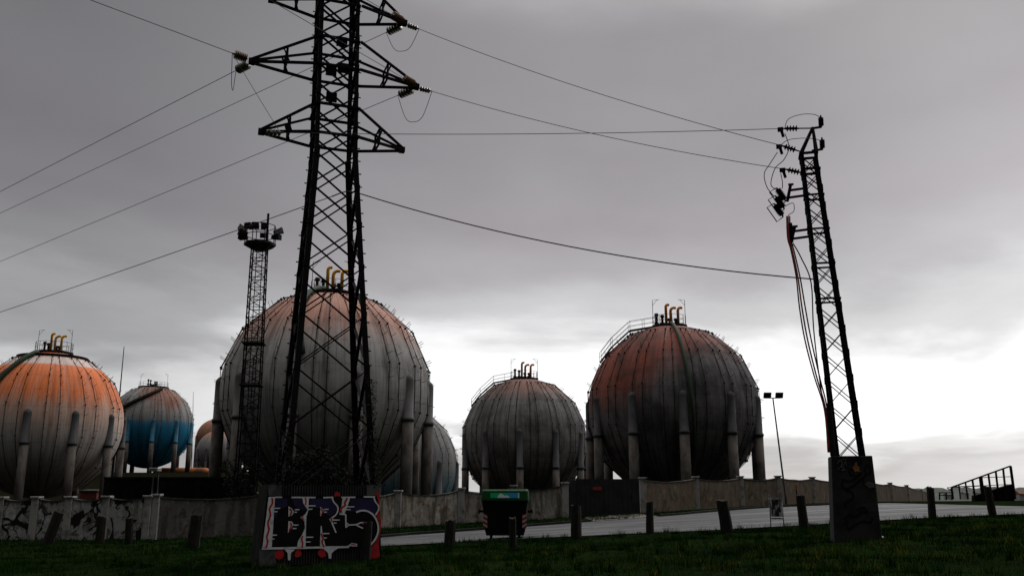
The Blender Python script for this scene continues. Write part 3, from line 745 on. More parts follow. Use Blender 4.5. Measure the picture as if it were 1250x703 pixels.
# red oxide foot on the right rear leg
R3 = Matrix.Rotation(PR, 3, 'Z')
def arm(z, half, sgn, rise):
    tip = Vector((sgn * half, 0, z)); mb = MB(); w = .075
    for sy in (-1, 1):
        w_ = Wp(z) / 2; lo = Vector((sgn * w_, sy * w_, z)); hi = Vector((sgn * Wp(z + rise) / 2, sy * Wp(z + rise) / 2, z + rise))
        mb.bar(lo, tip + Vector((0, sy * .05, 0)), w, w); mb.bar(hi, tip + Vector((0, sy * .05, .08)), w * .9, w * .9)
        f_ = .48; a = lo.lerp(tip, f_); b_ = hi.lerp(tip, f_); mb.bar(a, b_, .05, .05); mb.bar(lo.lerp(tip, f_ * .9), hi.lerp(tip, f_ * 1.1), .045, .045)
    w_ = Wp(z) / 2
    mb.bar(Vector((sgn * w_, -w_, z)).lerp(tip, .48), Vector((sgn * w_, w_, z)).lerp(tip, .48), .05, .05)
    mb.bar(Vector((sgn * Wp(z + rise) / 2, -w_, z + rise)).lerp(tip, .48), Vector((sgn * w_, w_, z + rise)).lerp(tip, .48), .045, .045)
    mb.box((tip.x - .09, -.09, z - .07), (tip.x + .09, .09, z + .10))
    mb.build('cross_arm', M['steel'], pyl)
    mb = MB()                                # belt bars round the cage at the arm
    return tip
tips = {}
for nm_, z, half, rise in ((3, 10.7, 2.18, .95), (2, 12.95, 2.6, .95), (1, 15.15, 2.14, .95)):
    z += PZ
    for sgn in (-1, 1): tips[(nm_, sgn)] = arm(z, half, sgn, rise)
    for zz_ in (z, z + rise):
        mb = MB()
        for i in range(4): mb.bar(corner(zz_, i), corner(zz_, (i + 1) % 4), .08, .07)
        mb.build('belt', M['steel'], pyl)
for (z, x, y) in ((13.85, .05, -.52), (13.3, -.1, .5), (12.95, .12, -.55), (12.4, -.05, .5)):
    mb = MB(); mb.box((x - .17, y - .03, z + PZ - .16), (x + .17, y + .03, z + PZ + .16)); mb.build('gusset_plate', M['steel'], pyl)
# plinth
pw, pd, ph = 1.62, 1.5, 2.09; bt = .13        # half width at ground, batter
def pf(u, v, off=0.0):                         # point on plinth front: u,v in 0..1 (v from top)
    h = ph * (1 - v); xx = (pw - bt * (h / ph)) * (2 * u - 1); yy = -(pd - bt * (h / ph)) - off
    return Vector((xx, yy, h))
mb = MB(); b0 = [(-pw, -pd, -.4), (pw, -pd, -.4), (pw, pd, -.4), (-pw, pd, -.4)]; k = pw - bt; k2 = pd - bt
b1 = [(-pw, -pd, 0), (pw, -pd, 0), (pw, pd, 0), (-pw, pd, 0)]; b2 = [(-k, -k2, ph), (k, -k2, ph), (k, k2, ph), (-k, k2, ph)]
mb.add(b0 + b1 + b2, [(0, 1, 5, 4), (1, 2, 6, 5), (2, 3, 7, 6), (3, 0, 4, 7), (4, 5, 9, 8), (5, 6, 10, 9), (6, 7, 11, 10), (7, 4, 8, 11), (8, 9, 10, 11), (3, 2, 1, 0)])
plinth = mb.build('plinth', M['plinth_black'], pyl)
def gpt(x, y, off):                            # graffiti sketch coordinates on the plinth face
    v = (y - 100) / 503.0; xl = 183 - 48 * v; xr = 885 + 20 * v
    return pf((x - xl) / (xr - xl), v, off)
def gquad(mb, pts, off): mb.poly([gpt(x, y, off) for x, y in pts])
mb = MB()
for x0 in range(272, 800, 17): mb.prism([gpt(x0, 106, .002), gpt(x0 + 8, 106, .002), gpt(x0 + 8, 168, .002), gpt(x0, 168, .002)], (0, -.035, 0))
mb.build('louvre', M['louvre'], plinth); mb = MB()
for x0 in range(235, 800, 17): mb.prism([gpt(x0, 500, .002), gpt(x0 + 8, 500, .002), gpt(x0 + 8, 596, .002), gpt(x0, 596, .002)], (0, -.028, 0))
mb.build('louvre', M['louvre'], plinth)
for a, b_, c_, d_ in ((184, 100, 266, 168), (806, 100, 886, 168), (137, 500, 236, 602)):
    mb = MB(); mb.prism([gpt(a, b_, .002), gpt(c_, b_, .002), gpt(c_, d_, .002), gpt(a, d_, .002)], (0, -.05, 0)); mb.build('corner_block', M['corner'], plinth)
def gpoly(name, polys, m, off):
    mb = MB()
    for pl in polys: gquad(mb, pl, off)
    # triangulate concave shapes
    o = mb.build(name, m, plinth); bm = bmesh.new(); bm.from_mesh(o.data); bmesh.ops.triangulate(bm, faces=bm.faces, ngon_method='EAR_CLIP'); bm.to_mesh(o.data); bm.free(); return o
def gline(pts, w, n=5, wig=0):
    P = [Vector((x, y, 0)) for x, y in pts]; P = smooth_path(P, n) if n else P; L_ = []; R_ = []
    for i, p in enumerate(P):
        d = (P[min(i + 1, len(P) - 1)] - P[max(i - 1, 0)]).normalized(); q = Vector((-d.y, d.x, 0)) * w / 2; L_.append(p + q); R_.append(p - q)
    return [[(L_[i].x, L_[i].y), (L_[i + 1].x, L_[i + 1].y), (R_[i + 1].x, R_[i + 1].y), (R_[i].x, R_[i].y)] for i in range(len(P) - 1)]
def blob(cx, cy, rx, ry, n=14, j=.18): return [(cx + rx * math.cos(2 * math.pi * k / n) * (1 + random.uniform(-j, j)), cy + ry * math.sin(2 * math.pi * k / n) * (1 + random.uniform(-j, j))) for k in range(n)]
gpoly('black_lettering', [[(184, 172), (870, 172), (887, 240), (866, 295), (888, 360), (880, 430), (840, 490), (700, 494), (150, 497)]], M['black_paint'], .058)
gpoly('purple_fill', [[(218, 190), (300, 186), (300, 235), (240, 262), (216, 250)], [(330, 188), (392, 188), (398, 216), (424, 245), (405, 262), (345, 235)], [(440, 190), (570, 188), (612, 240), (600, 280), (560, 300), (520, 250), (440, 240)],
    [(700, 188), (850, 188), (876, 240), (856, 290), (800, 262), (690, 275)], [(212, 262), (240, 272), (235, 305), (212, 310)]], M['purple_paint'], .062)
W_ = [[(185, 176), (224, 176), (209, 492), (152, 495)], [(393, 178), (434, 178), (431, 262), (419, 300), (416, 495), (362, 495), (370, 450), (395, 410), (411, 370), (408, 330), (382, 305), (412, 285), (427, 258), (398, 215)],
      [(308, 235), (328, 248), (342, 270), (330, 292), (308, 299)], [(308, 327), (330, 330), (340, 346), (328, 372), (306, 400)], [(506, 238), (530, 262), (520, 285), (506, 300)],
      [(509, 360), (516, 360), (521, 405), (542, 490), (506, 490)], [(648, 180), (696, 182), (690, 205), (660, 285), (626, 284), (640, 240)],
      [(285, 498), (352, 503), (328, 520), (324, 566), (310, 566), (306, 522)], [(526, 498), (622, 498), (592, 518), (580, 530), (577, 562), (562, 562), (558, 530), (545, 515)],
      [(680, 487), (708, 468), (742, 474), (742, 492)], [(562, 318), (582, 300), (590, 322), (578, 342)], [(672, 336), (694, 354), (672, 374)]]
W_ += [[(222, 174), (268, 174), (268, 183), (222, 183)], [(325, 175), (476, 176), (476, 185), (325, 184)], [(524, 177), (588, 175), (588, 184), (524, 186)], [(640, 175), (730, 175), (730, 184), (640, 184)], [(784, 172), (858, 172), (858, 182), (784, 181)], [(150, 486), (690, 486), (690, 499), (150, 499)]]
W_ += gline([(580, 182), (592, 210), (614, 235), (618, 262), (605, 290), (580, 310), (572, 324), (580, 340), (592, 368), (607, 403)], 9)
W_ += gline([(628, 286), (668, 289)], 8, 0) + gline([(668, 289), (670, 372)], 9, 0) + gline([(690, 355), (735, 353), (765, 342), (795, 344), (803, 360), (795, 379), (768, 372), (735, 355)], 8)
W_ += gline([(735, 275), (770, 265), (812, 270), (850, 298), (875, 345), (879, 392), (864, 440), (830, 482)], 11) + gline([(850, 180), (862, 210), (881, 235), (880, 262), (860, 294)], 9)
for x0, x1, yy in ((215, 258, 247), (215, 243, 268), (205, 241, 412), (205, 226, 436), (346, 378, 256), (346, 362, 272), (340, 373, 352), (336, 360, 373), (432, 478, 233), (432, 458, 254), (420, 465, 428), (420, 448, 457), (532, 560, 255), (530, 550, 273), (590, 632, 323), (590, 612, 342), (525, 566, 407), (530, 550, 434), (665, 726, 240), (660, 700, 258), (806, 842, 350), (806, 826, 366)):
    W_.append([(x0, yy - 4), (x1, yy - 3), (x1 - 3, yy + 3), (x0, yy + 4)])
gpoly('white_outline', W_, M['white_paint'], .066)
Rd = gline([(205, 182), (209, 215), (192, 250), (198, 290), (184, 335), (190, 380), (178, 420), (184, 450), (176, 488)], 11) + gline([(412, 180), (416, 205), (413, 228)], 9) + gline([(398, 418), (392, 440), (398, 465), (393, 492)], 10) + gline([(513, 408), (524, 440), (518, 460), (532, 488)], 10)
Rd += gline([(678, 184), (662, 215), (664, 230), (640, 250), (638, 278)], 13) + gline([(314, 248), (328, 268), (318, 292)], 10) + gline([(322, 336), (326, 356), (314, 388)], 10) + gline([(510, 252), (522, 268), (512, 288)], 9) + gline([(402, 296), (392, 306), (406, 318)], 6) + gline([(572, 308), (580, 322), (574, 334)], 8) + gline([(774, 348), (790, 352), (792, 370)], 12) + gline([(700, 482), (718, 476), (736, 486)], 6) + gline([(676, 350), (684, 356)], 6, 0)
gpoly('red_squiggle', Rd, M['red_paint'], .070)
for pl_ in [blob(258, 530, 28, 34), blob(370, 530, 20, 24), blob(521, 528, 24, 30), blob(612, 178, 22, 34), [(866, 150), (888, 140), (890, 210), (884, 280), (900, 335), (892, 420), (884, 470), (890, 560), (850, 575), (818, 572), (815, 520), (860, 468), (884, 400), (878, 330), (866, 296), (884, 245)]]: gpoly('red_blot', [pl_], M['red_paint'], .055)
for i, z_top, n_ in ((1, 5.0, 420), (2, 4.4, 320), (0, 3.6, 200)):
    mb = MB(); rs_ = random.Random(i)
    for k in range(n_):
        z_ = zpl + (z_top - zpl) * rs_.random() ** 1.5; p = corner(z_, i) + Vector((rs_.gauss(0, .09), rs_.gauss(0, .09), 0)); u = Vector((rs_.gauss(0, 1), rs_.gauss(0, 1), rs_.gauss(0, 1))).normalized(); v = u.orthogonal().normalized(); s1 = rs_.uniform(.03, .07)
        mb.poly([p - u * s1, p - v * s1 * .6, p + u * s1, p + v * s1 * .6])
    mb.build('ivy', M['leaf'], pyl)
# conductors at the arm tips
def Wd(v): return PC + R3 @ Vector(v)
def inv(v): return R3.transposed() @ (Vector(v) - PC)
tipW = {k: Wd(v) for k, v in tips.items()}
farL = lambda px, py, Y: at(px, py, Y)
ends = []
def string(tipk, target, m, n, r, L, off=(0, 0, -.02), name='insulator_string'):
    t = tips[tipk] + Vector(off); d = inv(target) - t; mb = MB(); e_ = insulator(mb, t + d.normalized() * .12, d, n, r, L); mb.build(name, M[m], pyl, smooth=True)
    return Wd(e_)
# targets
def extend(p0, p1, x, Y): # along the pixel line p0-p1 to column x at distance Y
    t = (x - p0[0]) / (p1[0] - p0[0]); return at(x, p0[1] + (p1[1] - p0[1]) * t, Y)
T_left2 = extend((283, 91), (0, 235), -260, 47); T_left1 = extend((470, 45), (0, 262), -260, 54); T_left3 = extend((485, 122), (0, 321), -260, 54); T_leftlow = extend((372, 247), (0, 374), -260, 52)
T_up2 = extend((283, 66), (108, 0), -120, 20.0); T_upR = extend((505, 100), (331, 0), 190, 19.5); T_upR1 = extend((488, 20), (331, -70), 190, 19.5)
# the pole on the right
base_hit = hit(1049, 662)
QC = Vector((base_hit.x, base_hit.y + .55, 0)); QC.z = front(QC.x, QC.y) ; QR = rad(-14)
Yq = QC.y
pole_pts = {1: at(962, 158, Yq), 2: at(957, 184, Yq), 3: at(962, 208, Yq)}
e_l2 = string((2, -1), T_left2, 'grey_glass', 5, .15, .62); e_u2 = string((2, -1), T_up2, 'brown_glass', 7, .15, .50, (0, 0, .05))
e_r1 = string((1, 1), T_left1, 'grey_glass', 5, .15, .66); e_r1u = string((1, 1), T_upR1, 'brown_glass', 7, .15, .50, (0, 0, .06)); e_r1p = string((1, 1), pole_pts[2], 'grey_glass', 4, .09, .5)
e_r2 = string((2, 1), T_left3, 'grey_glass', 5, .15, .66); e_r2u = string((2, 1), T_upR, 'brown_glass', 7, .15, .50, (0, 0, .06)); e_r2p = string((2, 1), pole_pts[3], 'grey_glass', 4, .09, .5)
e_l3p = string((3, -1), pole_pts[1], 'grey_glass', 4, .11, .6)
GC = 'overhead line conductors'
cable('conductor', [e_l2, T_left2], .0105, 'overhead wire running left from the upper left arm tip', GC)
cable('conductor', [e_u2, T_up2], .0105, 'overhead wire rising to the top left from the left arm tip', GC)
cable('conductor', [e_r1, T_left1], .0105, 'overhead wire running left behind the pylon from the topmost right arm', GC)
cable('conductor', [e_r2, T_left3], .0105, 'overhead wire running left behind the pylon from the middle right arm', GC)
cable('conductor', [e_r2u, T_upR], .0095, 'overhead wire slanting through the pylon towards the upper left', GC)
cable('conductor', [e_r1u, T_upR1], .0095, 'overhead wire leaving the topmost right arm overhead', GC)
def loop(a, b_, drop, r, label, side=0.0):
    mid = (a + b_) / 2 - Vector((side, 0, drop)); return cable('jumper_wire', smooth_path([a, a.lerp(mid, .5) - Vector((0, 0, drop * .33)), mid, b_.lerp(mid, .5) - Vector((0, 0, drop * .33)), b_], 6), r, label, 'jumper loops under the pylon arms')
loop(e_r1, e_r1p, .74, .010, 'slack jumper loop under the topmost right arm tip'); loop(e_r2, e_r2p, 1.0, .010, 'slack jumper loop under the middle right arm tip')
loop(e_l2, e_u2, .9, .010, 'small slack jumper loop under the left arm tip')
cable('jumper_wire', [e_u2, e_l3p - (pole_pts[1] - tipW[(3, -1)]).normalized() * .1], .008, 'thin slanting wire between the two left arm tips', 'jumper loops under the pylon arms', sag=.02)

# ---------------------------------------------------------------- pole on the right with its plinth
pol = thing('lattice_pole', QC, 'leaning black lattice pole on a tall scrawled concrete plinth', 'pole', rz=QR)
RQ = Matrix.Rotation(QR, 3, 'Z')
def invq(v): return RQ.transposed() @ (Vector(v) - QC)
s_ = Yq / 22.5
zb = invq(at(1037, 557, Yq)).z; cb_ = invq(at(1037, 557, Yq)); ct_ = invq(at(986.5, 190, Yq)); pk = invq(at(992, 156, Yq))
cb_.z = 0; zt_ = ct_.z; ct_.z = 0
Wq, Cq, cornq = lattice(pol, cb_, ct_, .68 * s_, .42 * s_, zb - .12, zt_, .088, .052, 1.02)
mb = MB()
for i in range(4): mb.bar(cornq(zt_, i), Vector((pk.x, pk.y, pk.z)), .06, .06)
for z in (zt_, zt_ - .45):
    for i in range(4): mb.bar(cornq(z, i), cornq(z, (i + 1) % 4), .06, .06)
mb.build('peak', M['steel'], pol)
mb = MB(); z = zb + (zt_ - zb) * .5
while z < zt_ - .4:
    mb = MB()
    for i in range(4): mb.bar(cornq(z, i), cornq(z, (i + 1) % 4), .045, .045)
    mb.build('horizontal_brace', M['steel'], pol); z += .95
# battered plinth, leaning outline of the photo
hw0, hw1 = .535 * s_, .465 * s_; off = cb_
mb = MB(); lo_ = [(-hw0, -.55), (hw0, -.55), (hw0, .55), (-hw0, .55)]; hi_ = [(-hw1, -.48), (hw1, -.48), (hw1, .48), (-hw1, .48)]
sh_ = off.x * 1.0
b0 = [(x + .11, y, -.4) for x, y in lo_]; b1 = [(x + .11, y, 0) for x, y in lo_]; b2 = [(x + sh_, y + off.y, zb) for x, y in hi_]
mb.add(b0 + b1 + b2, [(0, 1, 5, 4), (1, 2, 6, 5), (2, 3, 7, 6), (3, 0, 4, 7), (4, 5, 9, 8), (5, 6, 10, 9), (6, 7, 11, 10), (7, 4, 8, 11), (8, 9, 10, 11), (3, 2, 1, 0)])
qpl = mb.build('plinth', M['concrete'], pol, bevel=.015)
def qf(u, v, o_=.004):
    A = Vector(b2[0]).lerp(Vector(b2[1]), u); B = Vector(b1[0]).lerp(Vector(b1[1]), u); p = A.lerp(B, v); return p + Vector((0, -o_, 0))
# scrawls: sketch coords are 0..100 across, 0..200 down
def qline(pts, w): return [[qf(x / 100, y / 200, 0) for x, y in q] for q in gline(pts, w)]
def qbuild(name, lines, m, o_):
    mb = MB()
    for q in lines: mb.poly([p + Vector((0, -o_, 0)) for p in q])
    mb.build(name, m, qpl)
for ql_ in (qline([(50, 12), (64, 4), (70, 14), (54, 30), (42, 34), (44, 44), (60, 48), (70, 40), (56, 52), (40, 60), (26, 56), (22, 68), (30, 78), (46, 72), (58, 62), (72, 52), (80, 44)], 5.2) + qline([(84, 22), (78, 34), (84, 44), (92, 34), (88, 22), (84, 22)], 4.8) + qline([(30, 80), (44, 86), (46, 98), (34, 106), (26, 112), (30, 120)], 4.8) + qline([(70, 50), (74, 66), (84, 74), (92, 70)], 5.2) + qline([(24, 148), (34, 138), (50, 140), (62, 130), (74, 132), (66, 120), (54, 126)], 4.8) + qline([(30, 172), (46, 160), (62, 152), (78, 154), (84, 142)], 4.8) + qline([(20, 160), (30, 150), (28, 170)], 4),): qbuild('black_tag', ql_, M['black_paint'], .005)
qbuild('white_tag', qline([(14, 18), (20, 10), (26, 16), (22, 24), (28, 22), (34, 14), (36, 24)], 1.5) + qline([(14, 32), (22, 26), (30, 28), (24, 34), (34, 32)], 1.4) + qline([(18, 14), (30, 8), (36, 10)], 1.2), M['dull_white'], .009)
qbuild('orange_figure', [[qf(x / 100, y / 200, 0) for x, y in [(53, 34), (50, 28), (55, 22), (57, 16), (61, 15), (62, 22), (67, 28), (65, 32), (68, 38), (60, 36), (56, 39)]]], M['dull_orange'], .010)
qbuild('grey_patch', [[qf(x / 100, y / 200, 0) for x, y in [(74, 66), (84, 60), (96, 64), (97, 74), (84, 76)]]], M['rail'], .009)
# line end insulators, cut-outs, arresters, brackets
eq = {}
for k, (px_, py_) in {1: (976, 157), 2: (973, 184), 3: (978, 211)}.items():
    a = invq(at(px_, py_, Yq)); tgt = {1: e_l3p, 2: e_r1p, 3: e_r2p}[k]; d = invq(tgt) - a
    mb = MB(); e_ = insulator(mb, a, d, 4, .085, .42 * s_); mb.tube([a, a - d.normalized() * .3], .02, 5); mb.build('insulator_string', M['steel'], pol, smooth=True)
    mb = MB(); q = e_ + Vector((-.06, 0, -.02)); mb.box((q.x - .09, q.y - .05, q.z - .05), (q.x + .06, q.y + .05, q.z + .05)); mb.bar(q, q + Vector((.05, 0, -.22)), .07, .07); mb.build('clamp', M['steel'], pol)
    eq[k] = QC + RQ @ e_
cable('conductor', [e_l3p, eq[1]], .0105, 'overhead wire from the lowest left arm to the pole top', GC, sag=.10)
cable('conductor', [e_r1p, eq[2]], .0105, 'overhead wire from the topmost right arm down to the pole', GC, sag=.22)
cable('conductor', [e_r2p, eq[3]], .0105, 'overhead wire from the middle right arm down to the pole', GC, sag=.22)
for px_, py_, tp in ((1002, 149, 0), (1003.5, 176, 0)):
    a = invq(at(px_, py_, Yq)); mb = MB(); insulator(mb, a - Vector((0, 0, .17)), (0.02, 0, 1), 6, .075, .36); mb.bar(a - Vector((0, 0, .15)), a - Vector((.28, 0, .17)), .05, .05); mb.build('surge_arrester', M['steel'], pol)
for k in range(3):
    a = invq(at(944 + k * -.5, 242 + k * 9.5, Yq - .25 + k * .1)); b_ = invq(at(957 - k * .5, 240 + k * 9.5 + 3, Yq - .25 + k * .1))
    p = invq(at(949 - k * 1.5, 231 + k * 9.5, Yq - .2 + k * .12)); q = invq(at(958 - k * 1.5, 244 + k * 9.5, Yq - .2 + k * .12)); mb = MB()
    p, q = p - (q - p) * .12, q + (q - p) * .12; insulator(mb, p, q - p, 9, .098, (q - p).length); mb.tube([p.lerp(q, .12), p.lerp(q, .88)], .07, 8); w = Vector((-.19, 0, -.10)); mb.tube([p, p + w, q + w * .9 + Vector((0, 0, -.04)), q], .016, 5); mb.build('fuse_cutout', M['steel'], pol)
def br(py, px0, hgt):
    mb = MB(); a = invq(at(px0, py, Yq)); b_ = invq(at(px0 + 22, py - 3, Yq))
    for dy in (-.1, .1): mb.bar(a + Vector((0, 0, dy)), b_ + Vector((0, 0, dy)), .055, .055)
    c_ = invq(at(px0 + 2, py - hgt * .6, Yq)); d_ = invq(at(px0 - 2, py + hgt * .5, Yq)); mb.bar(c_, d_, .07, .07); mb.bar(c_ + Vector((-.06, 0, .02)), c_ + Vector((.08, 0, .02)), .05, .05)
    mb.build('bracket', M['steel'], pol)
br(237, 963, 18); br(287, 968, 16)
def qpath(pp): return smooth_path([at(x, y, Yq - .12 + dy) for x, y, dy in pp], 5)
GJ = 'drop wires and cables on the leaning pole'
def pc(nm_, pp, r, label, m=None): return cable(nm_, qpath(pp), r, label, GJ, m=m)
pc('drop_wire', [(958, 163, 0), (963, 180, 0), (957, 195, 0), (946, 206, 0), (941, 225, 0), (948, 232, 0)], .012, 'drop wire curving from the top insulator to the fuse cutouts')
pc('drop_wire', [(949, 186, 0), (940, 200, 0), (933, 212, 0), (936, 228, 0), (945, 240, 0)], .012, 'outermost drop wire bulging left of the fuse cutouts')
pc('drop_wire', [(953, 212, 0), (955, 222, 0), (955, 230, 0)], .012, 'shortest drop wire straight above the fuse cutouts')
pc('drop_wire', [(958, 158, 0), (962, 146, 0), (978, 140, 0), (994, 140, 0), (1001, 144, 0)], .010, 'wire arching over the pole top to the upper arrester')
pc('drop_wire', [(950, 182, 0), (960, 172, 0), (978, 169, 0), (996, 170, 0), (1002, 173, 0)], .010, 'wire arching across the pole to the lower arrester')
pc('drop_wire', [(958, 252, 0), (968, 248, 0), (969, 258, 0), (962, 264, 0), (964, 280, 0)], .010, 'curled wire between fuse cutouts and cable ends')
for k, (nm_, m_, lb) in enumerate((('power_cable', M['red_cable'], 'red sheathed power cable hanging down the pole'), ('power_cable', M['wire'], 'black power cable nearest left down the pole'), ('power_cable', M['wire'], 'black power cable middle down the pole'))):
    dx = (0, -1.5, 2)[k]
    cpth = [(962 + dx, 264, 0), (963 + dx, 290, 0), (967 + dx, 305, 0), (974 + dx * 1.3, 338, 0), (979 + dx * 2, 375, 0), (986 + dx * 2.2, 415, 0), (997 + dx * 1.8, 460, 0), (1008 + dx, 500, .05), (1012 + dx * .7, 552, .05)]
    pc(nm_, [(a_, b_, c_ - (.22 if k == 0 else 0)) for a_, b_, c_ in cpth], (.022 if k == 0 else .02), lb, m_)
pc('power_cable', [(968, 297, 0), (978, 315, 0), (990, 345, .1), (993, 400, .1), (1000, 460, .1), (1011, 530, .1), (1015, 558, .05)], .018, 'thin black cable slanting from lower bracket along the pole leg')
for k in range(3):
    a = invq(at(961.5 + k * 2.2, 272, Yq - .12)); b_ = invq(at(963 + k * 2.2, 296, Yq - .12)); mb = MB(); mb.lathe(a, b_ - a, [(0, .02), (.08, .03), (.1, .045), (.4, .04), ((b_ - a).length, .025)], 7); mb.build('cable_end', M['steel'], pol)
p_ = [invq(at(1012, 497, Yq - .4)), invq(at(1017, 556, Yq - .55))]; mb = MB(); mb.tube(p_, .07, 8); mb.build('conduit', M['steel'], pol)
# low telecom cable
tl0 = at(372, 247, 26.0); tl1 = at(405, 240, 26.2); tl2 = at(441, 237, 26.9); tl3 = at(995, 341, Yq)
GT = 'low bundled cable'
cable('bundled_cable', [tl1, T_leftlow], .013, 'low bundled cable sloping down left past the lighting mast', GT, sag=.2)
cable('bundled_cable', [tl2, tl3], .019, 'low bundled cable sagging from the pylon to the leaning pole', GT, sag=.40)
cable('bundled_cable', smooth_path([tl1, (tl1 + tl2) / 2 + Vector((0, 0, .12)), tl2], 6), .02, 'short bundled cable piece crossing the pylon cage', GT)

# ---------------------------------------------------------------- floodlight mast
Ym = 62; mb_ = at(299.5, 604, Ym); mz = ground(mb_.x, Ym); mt = at(312.5, 300, Ym)
mast = thing('lighting_mast', (mb_.x, Ym, mz), 'slim lattice lighting mast with a caged platform of floodlights', 'lighting mast', rz=rad(9))
ztm = mt.z - mz
lattice(mast, Vector((0, 0, 0)), Vector((mt.x - mb_.x + .1, 0, 0)) * .35, 1.45, 1.08, 0, ztm, .09, .05, .62, zig=True)
tx = (mt.x - mb_.x + .1) * .35
mb = MB(); mb.lathe((tx, 0, ztm), (0, 0, 1), [(-.28, .6), (0, 1.12), (.16, 1.12), (.18, 1.05)], 8); plt = mb.build('platform', M['deck'], mast)
mb = MB()
for k in range(8):
    a0, a1 = 2 * math.pi * (k + .5) / 8, 2 * math.pi * (k + 1.5) / 8
    p0 = Vector((tx + 1.08 * math.cos(a0), 1.08 * math.sin(a0), ztm + .12)); p1 = Vector((tx + 1.08 * math.cos(a1), 1.08 * math.sin(a1), ztm + .12))
    mb.tube([p0, p0 + Vector((0, 0, 1.3))], .03, 4)
    for hh in (.6, 1.3): mb.tube([p0 + Vector((0, 0, hh)), p1 + Vector((0, 0, hh))], .028, 4)
mb.build('railing', M['steel'], plt)
for k, (a_, zz_, tl) in enumerate(((180, .95, .45), (165, .5, .1), (205, .55, .2), (0, .85, .4), (22, 1.0, .35), (-25, .4, 0), (90, .95, .2), (262, .92, .1), (285, .92, .1), (239, .92, .1))):
    an = rad(a_); d = Vector((math.cos(an), math.sin(an), 0)); up = Vector((0, 0, 1)); q = Vector((-d.y, d.x, 0)); c_ = Vector((tx, 0, ztm + zz_ + .12)) + d * .95
    ax = (d * math.cos(tl) + up * math.sin(tl)); mb = MB(); side_ = q * .26
    p = c_; e1 = p + ax * .62; n_ = ax.cross(q).normalized()
    vs = [p - q * .14 - n_ * .12, p + q * .14 - n_ * .12, p + q * .14 + n_ * .12, p - q * .14 + n_ * .12, e1 - q * .24 - n_ * .19, e1 + q * .24 - n_ * .19, e1 + q * .24 + n_ * .19, e1 - q * .24 + n_ * .19]
    mb.add(vs, [(0, 1, 2, 3), (4, 5, 6, 7), (0, 1, 5, 4), (1, 2, 6, 5), (2, 3, 7, 6), (3, 0, 4, 7)])
    mb.build('floodlight', M['pale_metal'] if k in (0, 3, 4) else M['steel'], mast)
mb = MB(); mb.tube([(tx + .45, 0, ztm + .1), (tx + .45, 0, ztm + 2.4)], .09, 6); mb.build('spike', M['steel'], mast)
for zf in (.645, .50):
    mb = MB(); mb.box((tx * zf - .75, -.75, ztm * zf), (tx * zf + .75, .75, ztm * zf + .08)); mb.build('rest_platform', M['deck'], mast)
mb = MB()
for k in range(int(ztm / .4)): mb.tube([(-.15 + tx * k * .4 / ztm, -.3, k * .4), (.25 + tx * k * .4 / ztm, -.3, k * .4)], .015, 4)
for xx in (-.15, .25): mb.tube([(xx, -.3, 0), (xx + tx, -.3, ztm)], .03, 4)
mb.build('ladder', M['steel'], mast)

# thin masts
def rod(px0, py0, px1, py1, Y, r, label):
    a = at(px0, py0, Y); b_ = at(px1, py1, Y); g = ground(a.x, Y); d = (b_ - a); a2 = a - d * ((a.z - g) / d.z)
    t = thing('lightning_rod', a2, label, 'lightning rod', 'thin lightning rods'); mb = MB(); mb.tube([Vector((0, 0, -.3)), (b_ - a2) * .6, b_ - a2], [r, r * .75, r * .35], 6); mb.build('shaft', M['steel'], t)
    mb = MB(); mb.lathe((0, 0, 0), (0, 0, 1), [(0, r * 3), (.2, r * 3), (.25, r)], 8); mb.build('base', M['concrete_dark'], t)
rod(146, 483, 151.5, 423, 150, .16, 'tall thin lightning rod between the orange and blue tanks')
rod(235.5, 502, 236, 478, 240, .12, 'shorter thin lightning rod right of the blue tank')
# lamp post
lb = wpt(X_(955.5)); lb.y -= .9; lb.z = ground(lb.x, lb.y); ltop = at(943.5, 486, lb.y)
lp = thing('lamp_post', lb, 'slender lamp post with twin floodlights by the brown wall', 'lamp post'); d = ltop - lb
mb = MB(); mb.tube([Vector((0, 0, -.3)), d * .06, d * .061, d], [.11, .10, .075, .05], 8); mb.build('post', M['rail'], lp)
mb = MB(); mb.bar(d + Vector((-.62, 0, .02)), d + Vector((.55, 0, .02)), .07, .06); mb.build('crossbar', M['steel'], lp)
for sx in (-.42, .48):
    c_ = d + Vector((sx, -.05, .22)); mb = MB(); s1 = 1 if sx > 0 else -1
    vs = [c_ + Vector((a * .27, b_ * .12 - c2 * .10, c2 * .2)) for c2 in (-1, 1) for b_ in (-1, 1) for a in (-1, 1)]
    mb.add(vs, [(0, 1, 3, 2), (4, 5, 7, 6), (0, 1, 5, 4), (1, 3, 7, 5), (3, 2, 6, 7), (2, 0, 4, 6)]); fl = mb.build('floodlight', M['steel'], lp)
    mb = MB(); mb.tube([d + Vector((sx, 0, .03)), c_], .03, 5); mb.build('bracket', M['steel'], fl)
# security light on wall pillar
sl_ = wpt(X_(187)); sl_.z = ground(sl_.x, sl_.y) + 2.11; sl_.y += .05
st = thing('security_light', sl_, 'small pale boxed security light on two short posts above the wall', 'security light')
mb = MB(); mb.tube([(-.12, 0, -.1), (-.09, 0, 1.15)], .035, 5); mb.tube([(.16, 0, -.1), (.12, 0, 1.15)], .035, 5); mb.build('post', M['rail'], st)
mb = MB(); mb.box((-.2, -.45, 1.15), (.25, .1, 1.33)); mb.build('housing', M['pale_metal'], st, bevel=.03)
mb = MB(); mb.box((-.15, -.475, 1.17), (.2, -.452, 1.31)); mb.build('lens', M['lamp_glass'], st)

